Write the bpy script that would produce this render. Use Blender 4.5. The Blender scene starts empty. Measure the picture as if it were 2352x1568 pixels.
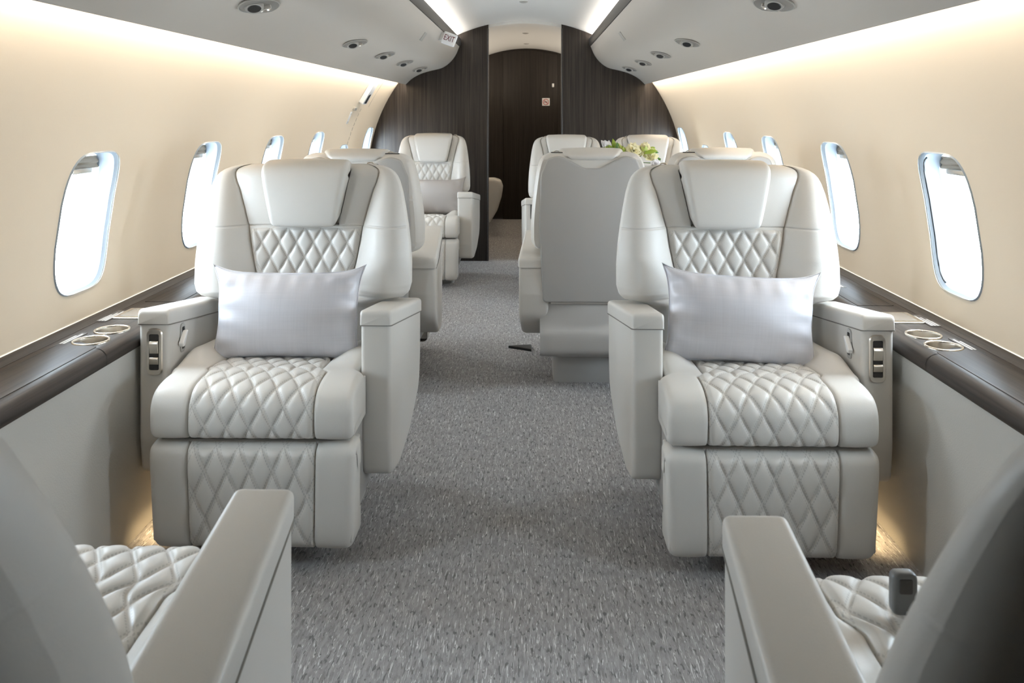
import bpy, bmesh, math, random
import numpy as np
from mathutils import Vector, Matrix, geometry

random.seed(7)
rng = np.random.default_rng(7)
scene = bpy.context.scene
C = scene.collection
PI = math.pi

# ------------------------------------------------------------------ camera
cam_d = bpy.data.cameras.new('camera')
cam = bpy.data.objects.new('camera', cam_d)
C.objects.link(cam)
FPX = 1900.0
YAW = math.atan(44.0 / FPX)
cam.location = (0.049, 0.0, 1.157)
cam.rotation_euler = (PI / 2, 0, YAW)
cam_d.sensor_width = 36.0
cam_d.lens = 36.0 * FPX / 2352.0
cam_d.shift_y = -525.0 / 2352.0
cam_d.clip_start = 0.05
cam_d.dof.use_dof = True
cam_d.dof.focus_distance = 2.6
cam_d.dof.aperture_fstop = 9.0
scene.camera = cam

# ------------------------------------------------------------------ world / exposure
W = bpy.data.worlds.new('overcast_sky')
scene.world = W
W.use_nodes = True
wn = W.node_tree.nodes
wl = W.node_tree.links
bg = wn['Background']
bg.inputs['Color'].default_value = (0.79, 0.905, 1.0, 1)
bg.inputs['Strength'].default_value = 33.0
scene.view_settings.view_transform = 'Standard'
scene.view_settings.look = 'None'
scene.view_settings.exposure = 0.17
scene.view_settings.gamma = 1.0
scene.view_settings.use_curve_mapping = False
scene.cycles.use_denoising = True
scene.cycles.max_bounces = 10
scene.cycles.diffuse_bounces = 6
scene.cycles.transparent_max_bounces = 12
scene.cycles.caustics_reflective = False
scene.cycles.caustics_refractive = False


def area(name, loc, direction, sx, sy, power, color, spread=PI):
    l = bpy.data.lights.new(name, 'AREA')
    l.shape = 'RECTANGLE'
    l.size = sx
    l.size_y = sy
    l.energy = power
    l.color = color
    l.spread = spread
    o = bpy.data.objects.new(name, l)
    C.objects.link(o)
    o.location = loc
    d = Vector(direction).normalized()
    # local -Z along d, local Y along world Y
    z = -d
    y = Vector((0, 1, 0))
    y = (y - z * y.dot(z)).normalized()
    x = y.cross(z)
    m = Matrix((x, y, z)).transposed()
    o.rotation_euler = m.to_euler()
    return o


WARM = (1.0, 0.91, 0.78)
WARM2 = (1.0, 0.95, 0.89)
for s in (-1, 1):
    # LED wash hidden above the lip of the overhead panel, shining down the side wall
    area('wash_light', (s * 0.938, 3.92, 1.408), (s * 0.60, 0, -0.80), 0.02, 5.0, 13.0, WARM)
    # cove light behind the dark trim, shining up on the centre ceiling
    area('cove_light', (s * 0.565, 3.95, 1.690), (-s * 0.45, 0, 0.9), 0.03, 4.95, 16.5, WARM2)
    area('rear_cove_light', (s * 0.80, 7.75, 1.45), (-s * 0.45, 0, 0.9), 0.03, 2.3, 11.0, WARM)
    # warm floor light behind the leg of each front seat, by the side panel
    area('floor_light', (s * 0.965, 2.40, 0.115), (s * 0.1, 0, -1), 0.04, 0.40, 0.45, (1.0, 0.72, 0.38), 1.25)


# ------------------------------------------------------------------ materials
def new_mat(name):
    m = bpy.data.materials.new(name)
    m.use_nodes = True
    return m, m.node_tree.nodes, m.node_tree.links, m.node_tree.nodes['Principled BSDF']


def simple(name, col, rough=0.5, metal=0.0, bump=0.0, scale=300.0, sheen=0.0, spec=0.5):
    m, n, l, b = new_mat(name)
    b.inputs['Base Color'].default_value = (*col, 1)
    b.inputs['Roughness'].default_value = rough
    b.inputs['Metallic'].default_value = metal
    b.inputs['Specular IOR Level'].default_value = spec
    if sheen:
        b.inputs['Sheen Weight'].default_value = sheen
    if bump:
        tc = n.new('ShaderNodeTexCoord')
        nz = n.new('ShaderNodeTexNoise')
        nz.inputs['Scale'].default_value = scale
        nz.inputs['Detail'].default_value = 3
        bp = n.new('ShaderNodeBump')
        bp.inputs['Strength'].default_value = bump
        bp.inputs['Distance'].default_value = 0.002
        l.new(tc.outputs['Object'], nz.inputs['Vector'])
        l.new(nz.outputs['Fac'], bp.inputs['Height'])
        l.new(bp.outputs['Normal'], b.inputs['Normal'])
    return m


LEA = (0.61, 0.588, 0.552)
M = {}
M['leather'] = simple('pale_leather', LEA, 0.42, bump=0.10, scale=420)
M['leather_rear'] = simple('grey_leather', (0.40, 0.39, 0.375), 0.5, bump=0.10, scale=380)
M['panel'] = simple('side_panel_leather', (0.54, 0.525, 0.49), 0.6, bump=0.35, scale=260)
M['wall'] = simple('cream_wall_covering', (0.74, 0.63, 0.49), 0.55, bump=0.06, scale=200)
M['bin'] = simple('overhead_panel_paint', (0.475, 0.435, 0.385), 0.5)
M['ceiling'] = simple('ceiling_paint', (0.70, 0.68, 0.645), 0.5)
M['white'] = simple('white_plastic', (0.82, 0.82, 0.82), 0.35)
M['frame'] = simple('window_frame_plastic', (0.30, 0.335, 0.37), 0.3)
M['shade'] = simple('shade_fabric', (0.42, 0.37, 0.30), 0.6)
M['metal'] = simple('brushed_nickel', (0.72, 0.67, 0.60), 0.30, 1.0)
M['chrome'] = simple('polished_rim', (0.70, 0.65, 0.58), 0.22, 1.0)
M['black'] = simple('black_plastic', (0.012, 0.012, 0.013), 0.4)
M['dark'] = simple('dark_recess', (0.03, 0.027, 0.025), 0.6)
M['darkgrey'] = simple('dark_grey_trim', (0.055, 0.05, 0.047), 0.45)
M['seam'] = simple('seam_thread', (0.20, 0.185, 0.165), 0.8)
M['grille'] = simple('grey_grille', (0.36, 0.34, 0.31), 0.6)
M['placard'] = simple('clear_placard_film', (0.10, 0.087, 0.078), 0.65)
M['print'] = simple('pale_print', (0.55, 0.53, 0.50), 0.5)
M['dish'] = simple('warm_grey_dish', (0.20, 0.185, 0.165), 0.55)  # one even warm grey for the vent dishes
M['red'] = simple('red_print', (0.55, 0.03, 0.03), 0.5)
M['darkred'] = simple('dark_red_lettering', (0.16, 0.02, 0.025), 0.5)
M['screen'] = simple('dull_bronze_screen', (0.20, 0.17, 0.14), 0.25)
M['buckle'] = simple('grey_buckle', (0.16, 0.165, 0.17), 0.4, 0.3)
M['stem'] = simple('brown_twig', (0.05, 0.035, 0.02), 0.7)
M['petal'] = simple('cream_petal', (0.86, 0.80, 0.52), 0.6)
M['petal_white'] = simple('white_petal', (0.86, 0.84, 0.86), 0.6)
M['leaf'] = simple('light_green_leaf', (0.28, 0.38, 0.035), 0.5)
M['leaf_dark'] = simple('dark_green_leaf', (0.06, 0.15, 0.02), 0.5)
M['bud'] = simple('pale_green_bud', (0.50, 0.58, 0.16), 0.5)
M['vase'] = simple('grey_ceramic', (0.45, 0.44, 0.42), 0.3)


def wood(name, axis, dark, light, rough=0.38):
    """dark veneer with fine grain running along the axis"""
    m, n, l, b = new_mat(name)
    tc = n.new('ShaderNodeTexCoord')
    mp = n.new('ShaderNodeMapping')
    sc = [55.0, 55.0, 55.0]
    sc[axis] = 1.1
    mp.inputs['Scale'].default_value = sc
    nz = n.new('ShaderNodeTexNoise')
    nz.inputs['Scale'].default_value = 1.6
    nz.inputs['Detail'].default_value = 6
    nz.inputs['Roughness'].default_value = 0.65
    nz.inputs['Distortion'].default_value = 0.25
    rp = n.new('ShaderNodeValToRGB')
    rp.color_ramp.elements[0].position = 0.32
    rp.color_ramp.elements[0].color = (*dark, 1)
    rp.color_ramp.elements[1].position = 0.72
    rp.color_ramp.elements[1].color = (*light, 1)
    l.new(tc.outputs['Object'], mp.inputs['Vector'])
    l.new(mp.outputs['Vector'], nz.inputs['Vector'])
    l.new(nz.outputs['Fac'], rp.inputs['Fac'])
    l.new(rp.outputs['Color'], b.inputs['Base Color'])
    b.inputs['Roughness'].default_value = rough
    b.inputs['Specular IOR Level'].default_value = 0.3
    return m


M['wood_v'] = wood('dark_veneer_upright', 2, (0.017, 0.013, 0.0105), (0.062, 0.049, 0.040), 0.45)
M['wood_h'] = wood('dark_veneer_lengthwise', 1, (0.022, 0.018, 0.016), (0.072, 0.058, 0.049), 0.5)
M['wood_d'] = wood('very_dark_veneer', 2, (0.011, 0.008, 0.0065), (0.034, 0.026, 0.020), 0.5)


def quilt_mat():
    m, n, l, b = new_mat('quilted_leather')
    uv = n.new('ShaderNodeUVMap')
    uv.uv_map = 'quilt'
    sp = n.new('ShaderNodeSeparateXYZ')
    l.new(uv.outputs['UV'], sp.inputs['Vector'])

    def math_(op, a, bb=None, c=None):
        k = n.new('ShaderNodeMath')
        k.operation = op
        for i, v in enumerate((a, bb, c)):
            if v is None:
                continue
            if isinstance(v, (int, float)):
                k.inputs[i].default_value = v
            else:
                l.new(v, k.inputs[i])
        return k.outputs[0]

    def stitch(a, bb):
        d = math_('ABSOLUTE', math_('SUBTRACT', a, math_('ROUND', a)))
        near = math_('LESS_THAN', math_('ABSOLUTE', math_('SUBTRACT', d, 0.085)), 0.022)
        fr = math_('FRACT', math_('MULTIPLY', bb, 9.0))
        dash = math_('LESS_THAN', fr, 0.62)
        return math_('MULTIPLY', near, dash)

    st = math_('MAXIMUM', stitch(sp.outputs[0], sp.outputs[1]), stitch(sp.outputs[1], sp.outputs[0]))
    mx = n.new('ShaderNodeMix')
    mx.data_type = 'RGBA'
    mx.inputs['A'].default_value = (*LEA, 1)
    mx.inputs['B'].default_value = (0.43, 0.415, 0.39, 1)
    l.new(math_('MULTIPLY', st, 0.8), mx.inputs['Factor'])
    l.new(mx.outputs['Result'], b.inputs['Base Color'])
    b.inputs['Roughness'].default_value = 0.40
    tc = n.new('ShaderNodeTexCoord')
    nz = n.new('ShaderNodeTexNoise')
    nz.inputs['Scale'].default_value = 420
    l.new(tc.outputs['Object'], nz.inputs['Vector'])
    bp = n.new('ShaderNodeBump')
    bp.inputs['Strength'].default_value = 0.10
    bp.inputs['Distance'].default_value = 0.002
    l.new(nz.outputs['Fac'], bp.inputs['Height'])
    l.new(bp.outputs['Normal'], b.inputs['Normal'])
    return m


M['quilt'] = quilt_mat()


def satin():
    m, n, l, b = new_mat('silver_satin')
    tc = n.new('ShaderNodeTexCoord')
    out = None
    for i, sc in enumerate(((9, 9, 260), (260, 9, 9))):
        mp = n.new('ShaderNodeMapping')
        mp.inputs['Scale'].default_value = sc
        nz = n.new('ShaderNodeTexNoise')
        nz.inputs['Scale'].default_value = 1.0
        nz.inputs['Detail'].default_value = 2
        l.new(tc.outputs['Object'], mp.inputs['Vector'])
        l.new(mp.outputs['Vector'], nz.inputs['Vector'])
        if out is None:
            out = nz.outputs['Fac']
        else:
            ad = n.new('ShaderNodeMath')
            ad.operation = 'ADD'
            l.new(out, ad.inputs[0])
            l.new(nz.outputs['Fac'], ad.inputs[1])
            out = ad.outputs[0]
    rp = n.new('ShaderNodeMapRange')
    rp.inputs['From Min'].default_value = 0.6
    rp.inputs['From Max'].default_value = 1.4
    l.new(out, rp.inputs['Value'])
    mx = n.new('ShaderNodeMix')
    mx.data_type = 'RGBA'
    mx.inputs['A'].default_value = (0.565, 0.56, 0.60, 1)
    mx.inputs['B'].default_value = (0.615, 0.61, 0.65, 1)
    l.new(rp.outputs['Result'], mx.inputs['Factor'])
    l.new(mx.outputs['Result'], b.inputs['Base Color'])
    b.inputs['Roughness'].default_value = 0.46
    b.inputs['Metallic'].default_value = 0.15
    b.inputs['Sheen Weight'].default_value = 0.25
    bp = n.new('ShaderNodeBump')
    bp.inputs['Strength'].default_value = 0.10
    bp.inputs['Distance'].default_value = 0.0006
    l.new(out, bp.inputs['Height'])
    l.new(bp.outputs['Normal'], b.inputs['Normal'])
    return m


M['satin'] = satin()


def carpet_mat():
    m, n, l, b = new_mat('grey_streaked_carpet')
    tc = n.new('ShaderNodeTexCoord')

    def noise(sx, sy, detail, dist=0.0):
        mp = n.new('ShaderNodeMapping')
        mp.inputs['Scale'].default_value = (sx, sy, 1)
        nz = n.new('ShaderNodeTexNoise')
        nz.noise_dimensions = '2D'
        nz.inputs['Scale'].default_value = 1.0
        nz.inputs['Detail'].default_value = detail
        nz.inputs['Distortion'].default_value = dist
        l.new(tc.outputs['Object'], mp.inputs['Vector'])
        l.new(mp.outputs['Vector'], nz.inputs['Vector'])
        return nz.outputs['Fac']

    def ramp(f, p0, c0, p1, c1):
        r = n.new('ShaderNodeValToRGB')
        r.color_ramp.elements[0].position = p0
        r.color_ramp.elements[0].color = (*c0, 1)
        r.color_ramp.elements[1].position = p1
        r.color_ramp.elements[1].color = (*c1, 1)
        l.new(f, r.inputs['Fac'])
        return r.outputs['Color']

    def mix(f, a, bb):
        k = n.new('ShaderNodeMix')
        k.data_type = 'RGBA'
        l.new(f, k.inputs['Factor'])
        for nm, v in (('A', a), ('B', bb)):
            if isinstance(v, tuple):
                k.inputs[nm].default_value = (*v, 1)
            else:
                l.new(v, k.inputs[nm])
        return k.outputs['Result']

    n1 = noise(120, 30, 5, 0.5)
    n2 = noise(330, 26, 1, 1.2)
    n3 = noise(620, 480, 2)
    n4 = noise(150, 40, 1, 0.4)
    base = ramp(n1, 0.34, (0.175, 0.168, 0.168), 0.62, (0.32, 0.308, 0.308))
    fine = ramp(n3, 0.3, (0.0, 0.0, 0.0), 0.7, (1, 1, 1))
    col = mix(fine, base, mix(n1, (0.20, 0.192, 0.192), (0.37, 0.356, 0.356)))
    strand = ramp(n2, 0.635, (0, 0, 0), 0.69, (0.9, 0.9, 0.9))
    col = mix(strand, col, (0.66, 0.65, 0.655))
    darkf = ramp(n4, 0.27, (0.8, 0.8, 0.8), 0.36, (0, 0, 0))
    col = mix(darkf, col, (0.085, 0.082, 0.082))
    l.new(col, b.inputs['Base Color'])
    b.inputs['Roughness'].default_value = 0.95
    b.inputs['Specular IOR Level'].default_value = 0.15
    b.inputs['Sheen Weight'].default_value = 0.15
    bp = n.new('ShaderNodeBump')
    bp.inputs['Strength'].default_value = 0.8
    bp.inputs['Distance'].default_value = 0.004
    bw = n.new('ShaderNodeRGBToBW')
    l.new(col, bw.inputs['Color'])
    l.new(bw.outputs['Val'], bp.inputs['Height'])
    l.new(bp.outputs['Normal'], b.inputs['Normal'])
    return m


M['carpet'] = carpet_mat()


def glass_mat():
    m, n, l, b = new_mat('clear_window_pane')
    out = n['Material Output']
    tr = n.new('ShaderNodeBsdfTransparent')
    tr.inputs['Color'].default_value = (0.95, 0.98, 1.0, 1)
    gl = n.new('ShaderNodeBsdfGlossy')
    gl.inputs['Roughness'].default_value = 0.05
    mx = n.new('ShaderNodeMixShader')
    mx.inputs['Fac'].default_value = 0.05
    l.new(tr.outputs[0], mx.inputs[1])
    l.new(gl.outputs[0], mx.inputs[2])
    l.new(mx.outputs[0], out.inputs['Surface'])
    return m


M['glass'] = glass_mat()


# ------------------------------------------------------------------ mesh helpers
def link(name, me, parent=None):
    o = bpy.data.objects.new(name, me)
    C.objects.link(o)
    if parent is not None:
        o.parent = parent
    return o


def mesh(name, verts, faces, mat, parent=None, smooth=True, uvs=None, sharp=None):
    me = bpy.data.meshes.new(name)
    me.from_pydata([tuple(map(float, v)) for v in verts], [], [tuple(map(int, f)) for f in faces])
    me.materials.append(M[mat] if isinstance(mat, str) else mat)
    if smooth:
        me.polygons.foreach_set('use_smooth', np.ones(len(me.polygons), bool))
        if sharp:
            me.set_sharp_from_angle(angle=math.radians(sharp))
    if uvs is not None:
        lay = me.uv_layers.new(name='quilt')
        li = np.empty(len(me.loops), np.int32)
        me.loops.foreach_get('vertex_index', li)
        lay.data.foreach_set('uv', np.asarray(uvs, np.float32)[li].ravel())
    me.update()
    return link(name, me, parent)


def grid_faces(ns, nu, wrap=False, flip=False):
    f = []
    for i in range(ns - 1):
        for j in range(nu if wrap else nu - 1):
            a = i * nu + j
            b = i * nu + (j + 1) % nu
            q = (a, b, b + nu, a + nu)
            f.append(q[::-1] if flip else q)
    return f


def grid_obj(name, P, mat, parent=None, flip=False, uvs=None, wrap=False, caps=False, sharp=None):
    ns, nu = P.shape[:2]
    f = grid_faces(ns, nu, wrap, flip)
    if caps:
        a = list(range(nu))
        b = list(range((ns - 1) * nu, ns * nu))
        f += [tuple(a[::-1]) if not flip else tuple(a), tuple(b) if not flip else tuple(b[::-1])]
    return mesh(name, P.reshape(-1, 3), f, mat, parent, uvs=None if uvs is None else uvs.reshape(-1, 2), sharp=sharp)


def interp(x, pts):
    p = np.array(pts, float)
    return np.interp(x, p[:, 0], p[:, 1])


def smooth_path(pts, n):
    """Catmull-Rom through pts, resampled to n even steps; returns points and arc length"""
    p = np.array(pts, float)
    q = np.vstack([2 * p[0] - p[1], p, 2 * p[-1] - p[-2]])
    out = []
    for i in range(len(p) - 1):
        a, b, c, d = q[i:i + 4]
        for t in np.linspace(0, 1, 24, endpoint=False):
            out.append(0.5 * ((2 * b) + (-a + c) * t + (2 * a - 5 * b + 4 * c - d) * t * t + (-a + 3 * b - 3 * c + d) * t ** 3))
    out.append(p[-1])
    out = np.array(out)
    seg = np.r_[0, np.cumsum(np.linalg.norm(np.diff(out, axis=0), axis=1))]
    s = np.linspace(0, seg[-1], n)
    return np.stack([np.interp(s, seg, out[:, k]) for k in range(p.shape[1])], 1), s


def round_poly(pts, r, n=6):
    """round the corners of a closed 2D polygon; r a number or one per corner"""
    out = []
    k = len(pts)
    rs = r if isinstance(r, (list, tuple)) else [r] * k
    for i in range(k):
        p0, p1, p2 = (Vector(pts[(i + d) % k]) for d in (-1, 0, 1))
        a, b = (p0 - p1), (p2 - p1)
        la, lb = a.length, b.length
        a.normalize()
        b.normalize()
        ang = math.acos(max(-1, min(1, a.dot(b))))
        rr = rs[i]
        if rr <= 0 or abs(ang - PI) < 1e-3:
            out.append(tuple(p1))
            continue
        t = min(rr / math.tan(ang / 2), 0.49 * la, 0.49 * lb)
        q0, q1 = p1 + a * t, p1 + b * t
        for j in range(n + 1):
            u = j / n
            out.append(tuple((1 - u) ** 2 * q0 + 2 * u * (1 - u) * p1 + u * u * q1))
    return out


def area2(pts):
    return sum(pts[i][0] * pts[(i + 1) % len(pts)][1] - pts[(i + 1) % len(pts)][0] * pts[i][1] for i in range(len(pts))) / 2


def inset(pts, d):
    p = np.array(pts, float)
    a = p - np.roll(p, 1, 0)
    b = np.roll(p, -1, 0) - p
    a /= np.linalg.norm(a, axis=1)[:, None] + 1e-12
    b /= np.linalg.norm(b, axis=1)[:, None] + 1e-12
    na = np.stack([-a[:, 1], a[:, 0]], 1)
    nb = np.stack([-b[:, 1], b[:, 0]], 1)
    nn = na + nb
    nn /= (np.linalg.norm(nn, axis=1)[:, None] + 1e-12)
    k = 1.0 / np.clip((nn * nb).sum(1), 0.5, 1)
    return p + nn * (d * k)[:, None]


def prism_data(outline, t0, t1, r, fmap, nr=4, both=True):
    """prism of a 2D outline between t0 and t1 with rounded rims; fmap(a, b, t) -> xyz"""
    pts = list(outline)
    if area2(pts) < 0:
        pts = pts[::-1]
    rings = []
    sg = 1 if t1 > t0 else -1
    lv = []
    if both:
        for j in range(nr + 1):
            a = PI / 2 * j / nr
            lv.append((r * (1 - math.sin(a)), t0 + sg * r * (1 - math.cos(a))))
    else:
        lv.append((0, t0))
    for j in range(nr + 1):
        a = PI / 2 * j / nr
        lv.append((r * (1 - math.cos(a)), t1 - sg * r * (1 - math.sin(a))))
    for d, t in lv:
        q = inset(pts, d) if d > 1e-9 else np.array(pts, float)
        rings.append([fmap(x, y, t) for x, y in q])
    n = len(pts)
    P = np.array(rings, float)
    V = P.reshape(-1, 3)
    F = grid_faces(len(lv), n, True)
    F.append(tuple(range(n))[::-1])
    F.append(tuple(range((len(lv) - 1) * n, len(lv) * n)))
    # outward orientation
    c0, c1, c2 = (Vector(V[F[-1][k]]) for k in (0, n // 3, 2 * n // 3))
    nrm = (c1 - c0).cross(c2 - c0)
    d = Vector(V[list(F[-1])].mean(0) - V[list(F[-2])].mean(0))
    if nrm.dot(d) < 0:
        F = [f[::-1] for f in F]
    return V, F


def prism(name, outline, t0, t1, r, fmap, mat, parent=None, nr=4, both=True, sharp=50):
    V, F = prism_data(outline, t0, t1, r, fmap, nr, both)
    return mesh(name, V, F, mat, parent, sharp=sharp)


XZ = lambda a, b, t: (a, t, b)
YZ = lambda a, b, t: (t, a, b)
XY = lambda a, b, t: (a, b, t)


def rect(w, h, cx=0, cy=0):
    return [(cx - w / 2, cy - h / 2), (cx + w / 2, cy - h / 2), (cx + w / 2, cy + h / 2), (cx - w / 2, cy + h / 2)]


def box(name, lo, hi, mat, parent=None, r=0.004):
    w = [(lo[0], lo[2]), (hi[0], lo[2]), (hi[0], hi[2]), (lo[0], hi[2])]
    m = min(hi[0] - lo[0], hi[2] - lo[2], hi[1] - lo[1]) * 0.45
    r = min(r, m)
    return prism(name, round_poly(w, r, 3), lo[1], hi[1], r, XZ, mat, parent, 3)


def tube(name, pts, rad, mat, parent=None, n=8, closed=False):
    p = np.array(pts, float)
    V, F = [], []
    k = len(p)
    for i in range(k):
        if closed:
            t = p[(i + 1) % k] - p[i - 1]
        else:
            t = p[min(i + 1, k - 1)] - p[max(i - 1, 0)]
        t = Vector(t).normalized()
        ref = Vector((0, 0, 1)) if abs(t.z) < 0.9 else Vector((1, 0, 0))
        a = t.cross(ref).normalized()
        b = t.cross(a)
        rr = rad[i] if hasattr(rad, '__len__') else rad
        for j in range(n):
            an = 2 * PI * j / n
            V.append(Vector(p[i]) + a * (rr * math.cos(an)) + b * (rr * math.sin(an)))
    for i in range(k if closed else k - 1):
        for j in range(n):
            F.append((i * n + j, i * n + (j + 1) % n, ((i + 1) % k) * n + (j + 1) % n, ((i + 1) % k) * n + j))
    if not closed:
        F.append(tuple(range(n))[::-1])
        F.append(tuple(range((k - 1) * n, k * n)))
    return mesh(name, V, F, mat, parent, sharp=60)


def lathe(name, prof, mat, parent=None, n=32, loc=(0, 0, 0), sharp=40):
    a = np.linspace(0, 2 * PI, n, endpoint=False)
    P = np.array([[(r * math.cos(t) + loc[0], r * math.sin(t) + loc[1], z + loc[2]) for t in a] for r, z in prof])
    return grid_obj(name, P, mat, parent, wrap=True, sharp=sharp)


def thing(name, label, cat, loc=(0, 0, 0), rz=0.0, group=None):
    o = bpy.data.objects.new(name, None)
    C.objects.link(o)
    o.location = loc
    o.rotation_euler = (0, 0, rz)
    tag(o, label, cat, group)
    return o


def tag(o, label, cat, group=None):
    o['label'] = label
    o['category'] = cat
    if group:
        o['group'] = group
    return o


def structure(o, label=None):
    o['kind'] = 'structure'
    if label:
        o['label'] = label
    return o


def kids(o):
    return [c for c in bpy.data.objects if c.parent == o]


CHILDREN = {}


def dup(root, loc, rz, label, group=None):
    r = root.copy()
    C.objects.link(r)
    r.location = loc
    r.rotation_euler = (0, 0, rz)
    r['label'] = label
    if group:
        r['group'] = group
    for ch in kids(root):
        c = ch.copy()
        C.objects.link(c)
        c.parent = r
        for g in kids(ch):
            d = g.copy()
            C.objects.link(d)
            d.parent = c
    return r


# ------------------------------------------------------------------ the cabin shell
Y0, Y1, Y2 = -0.30, 6.45, 9.0        # behind the camera, bulkhead, far end
ZC, RW = 0.669, 1.225               # centre height and radius of the side wall
LEDGE = 0.560
CEIL_TOP, CEIL_R = 1.878, 1.27


def wall_x(z):
    return math.sqrt(RW * RW - (z - ZC) ** 2)


def ceil_z(x):
    return CEIL_TOP - CEIL_R + math.sqrt(CEIL_R ** 2 - x * x)


# floor
fl = mesh('floor', [(-1.25, Y0 - 0.1, 0), (1.25, Y0 - 0.1, 0), (1.25, Y2 + 0.1, 0), (-1.25, Y2 + 0.1, 0)], [(0, 1, 2, 3)], 'carpet', smooth=False)
structure(fl, 'grey streaked carpet floor of the aisle')

# side walls with window openings --------------------------------------------------
WIN_Y = [2.31, 3.115, 3.935, 4.735, 5.475, 6.235, 1.51]
WIN_ZC = 0.852
WIN_W, WIN_H = 0.275, 0.40


def win_outline(yc, drop, grow=0.0, n=10):
    """closed outline in (y, arc length s) ; s measured up the wall from z = ZC"""
    s0 = RW * math.asin((WIN_ZC - drop - ZC) / RW)
    w, h = WIN_W / 2 + grow, WIN_H / 2 + grow
    out = []
    for i in range(4 * n):
        a = 2 * PI * (i + 0.5) / (4 * n)
        c, s_ = math.cos(a), math.sin(a)
        e = 2 / 4.2
        out.append((yc + w * math.copysign(abs(c) ** e, c), s0 + h * math.copysign(abs(s_) ** e, s_)))
    return out


def on_wall(side, y, s, out=0.0):
    a = s / RW
    r = RW + out
    return (side * r * math.cos(a), y, ZC + r * math.sin(a))


def drop_of(i):
    return 0.105 if i == 4 else 0.0


def side_wall(side, name):
    pts, edges = [], []
    holes = []
    for i, yc in enumerate(WIN_Y):
        h = win_outline(yc, drop_of(i))
        holes.append(h)
        b = len(pts)
        pts += h
        edges += [(b + k, b + (k + 1) % len(h)) for k in range(len(h))]
    sa = RW * math.asin((0.40 - ZC) / RW)
    sb = RW * math.asin((1.715 - ZC) / RW)
    ys = np.linspace(Y0, Y2, 76)
    ss = np.linspace(sa, sb, 30)
    for y in ys:
        for s in ss:
            ok = True
            for i, yc in enumerate(WIN_Y):
                s0 = RW * math.asin((WIN_ZC - drop_of(i) - ZC) / RW)
                if abs(y - yc) < WIN_W / 2 + 0.012 and abs(s - s0) < WIN_H / 2 + 0.012:
                    ok = False
            if ok:
                pts.append((y, s))
    r = geometry.delaunay_2d_cdt([Vector(p) for p in pts], edges, [], 0, 1e-6)
    vs, fs = r[0], r[2]
    keep = []
    for f in fs:
        cx = sum(vs[k][0] for k in f) / len(f)
        cs = sum(vs[k][1] for k in f) / len(f)
        inside = False
        for i, yc in enumerate(WIN_Y):
            s0 = RW * math.asin((WIN_ZC - drop_of(i) - ZC) / RW)
            e = 4.2
            if (abs(cx - yc) / (WIN_W / 2)) ** e + (abs(cs - s0) / (WIN_H / 2)) ** e < 0.985:
                inside = True
        if not inside:
            keep.append(tuple(f) if side < 0 else tuple(f)[::-1])
    V = [on_wall(side, v[0], v[1]) for v in vs]
    o = mesh(name, V, keep, 'wall')
    nr = []
    for v in V:
        nr.append((-v[0], 0, -(v[2] - ZC)))
    nr = [tuple(Vector(q).normalized()) for q in nr]
    o.data.normals_split_custom_set_from_vertices(nr)
    return structure(o, 'cream curved cabin side wall with a row of windows')


wl_ = side_wall(-1, 'wall_left')
wr_ = side_wall(1, 'wall_right')


def superloop(yc, s0, w, h, side, out, n=40, e=4.2):
    res = []
    for i in range(n):
        a = 2 * PI * (i + 0.5) / n
        c, s_ = math.cos(a), math.sin(a)
        q = 2 / e
        res.append(on_wall(side, yc + w * math.copysign(abs(c) ** q, c), s0 + h * math.copysign(abs(s_) ** q, s_), out))
    return res


wcount = 0
for side in (-1, 1):
    for i, yc in enumerate(WIN_Y):
        wcount += 1
        s0 = RW * math.asin((WIN_ZC - drop_of(i) - ZC) / RW)
        w, h = WIN_W / 2, WIN_H / 2
        prof = [(-0.004, 0.004), (0.002, 0.000), (0.010, 0.010), (0.040, 0.018), (0.046, 0.024), (0.050, 0.024), (0.085, 0.030)]
        P = np.array([superloop(yc, s0, w - ins + 0.004, h - ins + 0.004, side, out) for out, ins in prof])
        fr = grid_obj('window_%d' % wcount, P, 'frame', None, wrap=True, flip=(side < 0), sharp=35)
        structure(fr)
        # pane
        ring = superloop(yc, s0, w - 0.022, h - 0.022, side, 0.078)
        n = len(ring)
        pane = mesh('window_pane', ring, [tuple(range(n)) if side > 0 else tuple(range(n))[::-1]], 'glass', fr, smooth=False)
        if side > 0 and i == 0:
            lp = superloop(yc, s0, w - 0.0135, h - 0.0135, side, 0.006)
            lp = lp[20:] + lp[:20]
            tube('window_seal', [p for p in lp if p[1] > yc + 0.55 * w], 0.0028, 'black', fr, 6)
        # raised shade with its pull tab, resting at the head of the opening
        hh = h - 0.016
        ww = w - 0.03
        rows = []
        for k, ds in enumerate(np.linspace(0.0, 0.045, 6)):
            rows.append([on_wall(side, yc + ww * t, s0 + hh - 0.012 - ds, 0.048 + (0.006 if k % 2 else 0.0)) for t in np.linspace(-1, 1, 8)])
        sh = grid_obj('window_shade', np.array(rows), 'shade', fr, sharp=10)
        c = on_wall(side, yc, s0 + hh - 0.052, 0.044)
        pl = prism('shade_pull', round_poly(rect(0.10, 0.016), 0.006), -0.006, 0.006, 0.003,
                   lambda a, b, t, c=c, side=side: (c[0] + side * t * 1.6, c[1] + a, c[2] + b), 'metal', fr)

for side in (-1, 1):
    for i, yc in enumerate(WIN_Y):
        s0 = RW * math.asin((WIN_ZC - drop_of(i) - ZC) / RW)
        p = on_wall(side, yc, s0, 0.10)
        pt = area('window_portal', p, (-side, 0, -(p[2] - ZC) / RW), WIN_H, WIN_W, 1.0, (1, 1, 1))
        pt.data.cycles.is_portal = True

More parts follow.
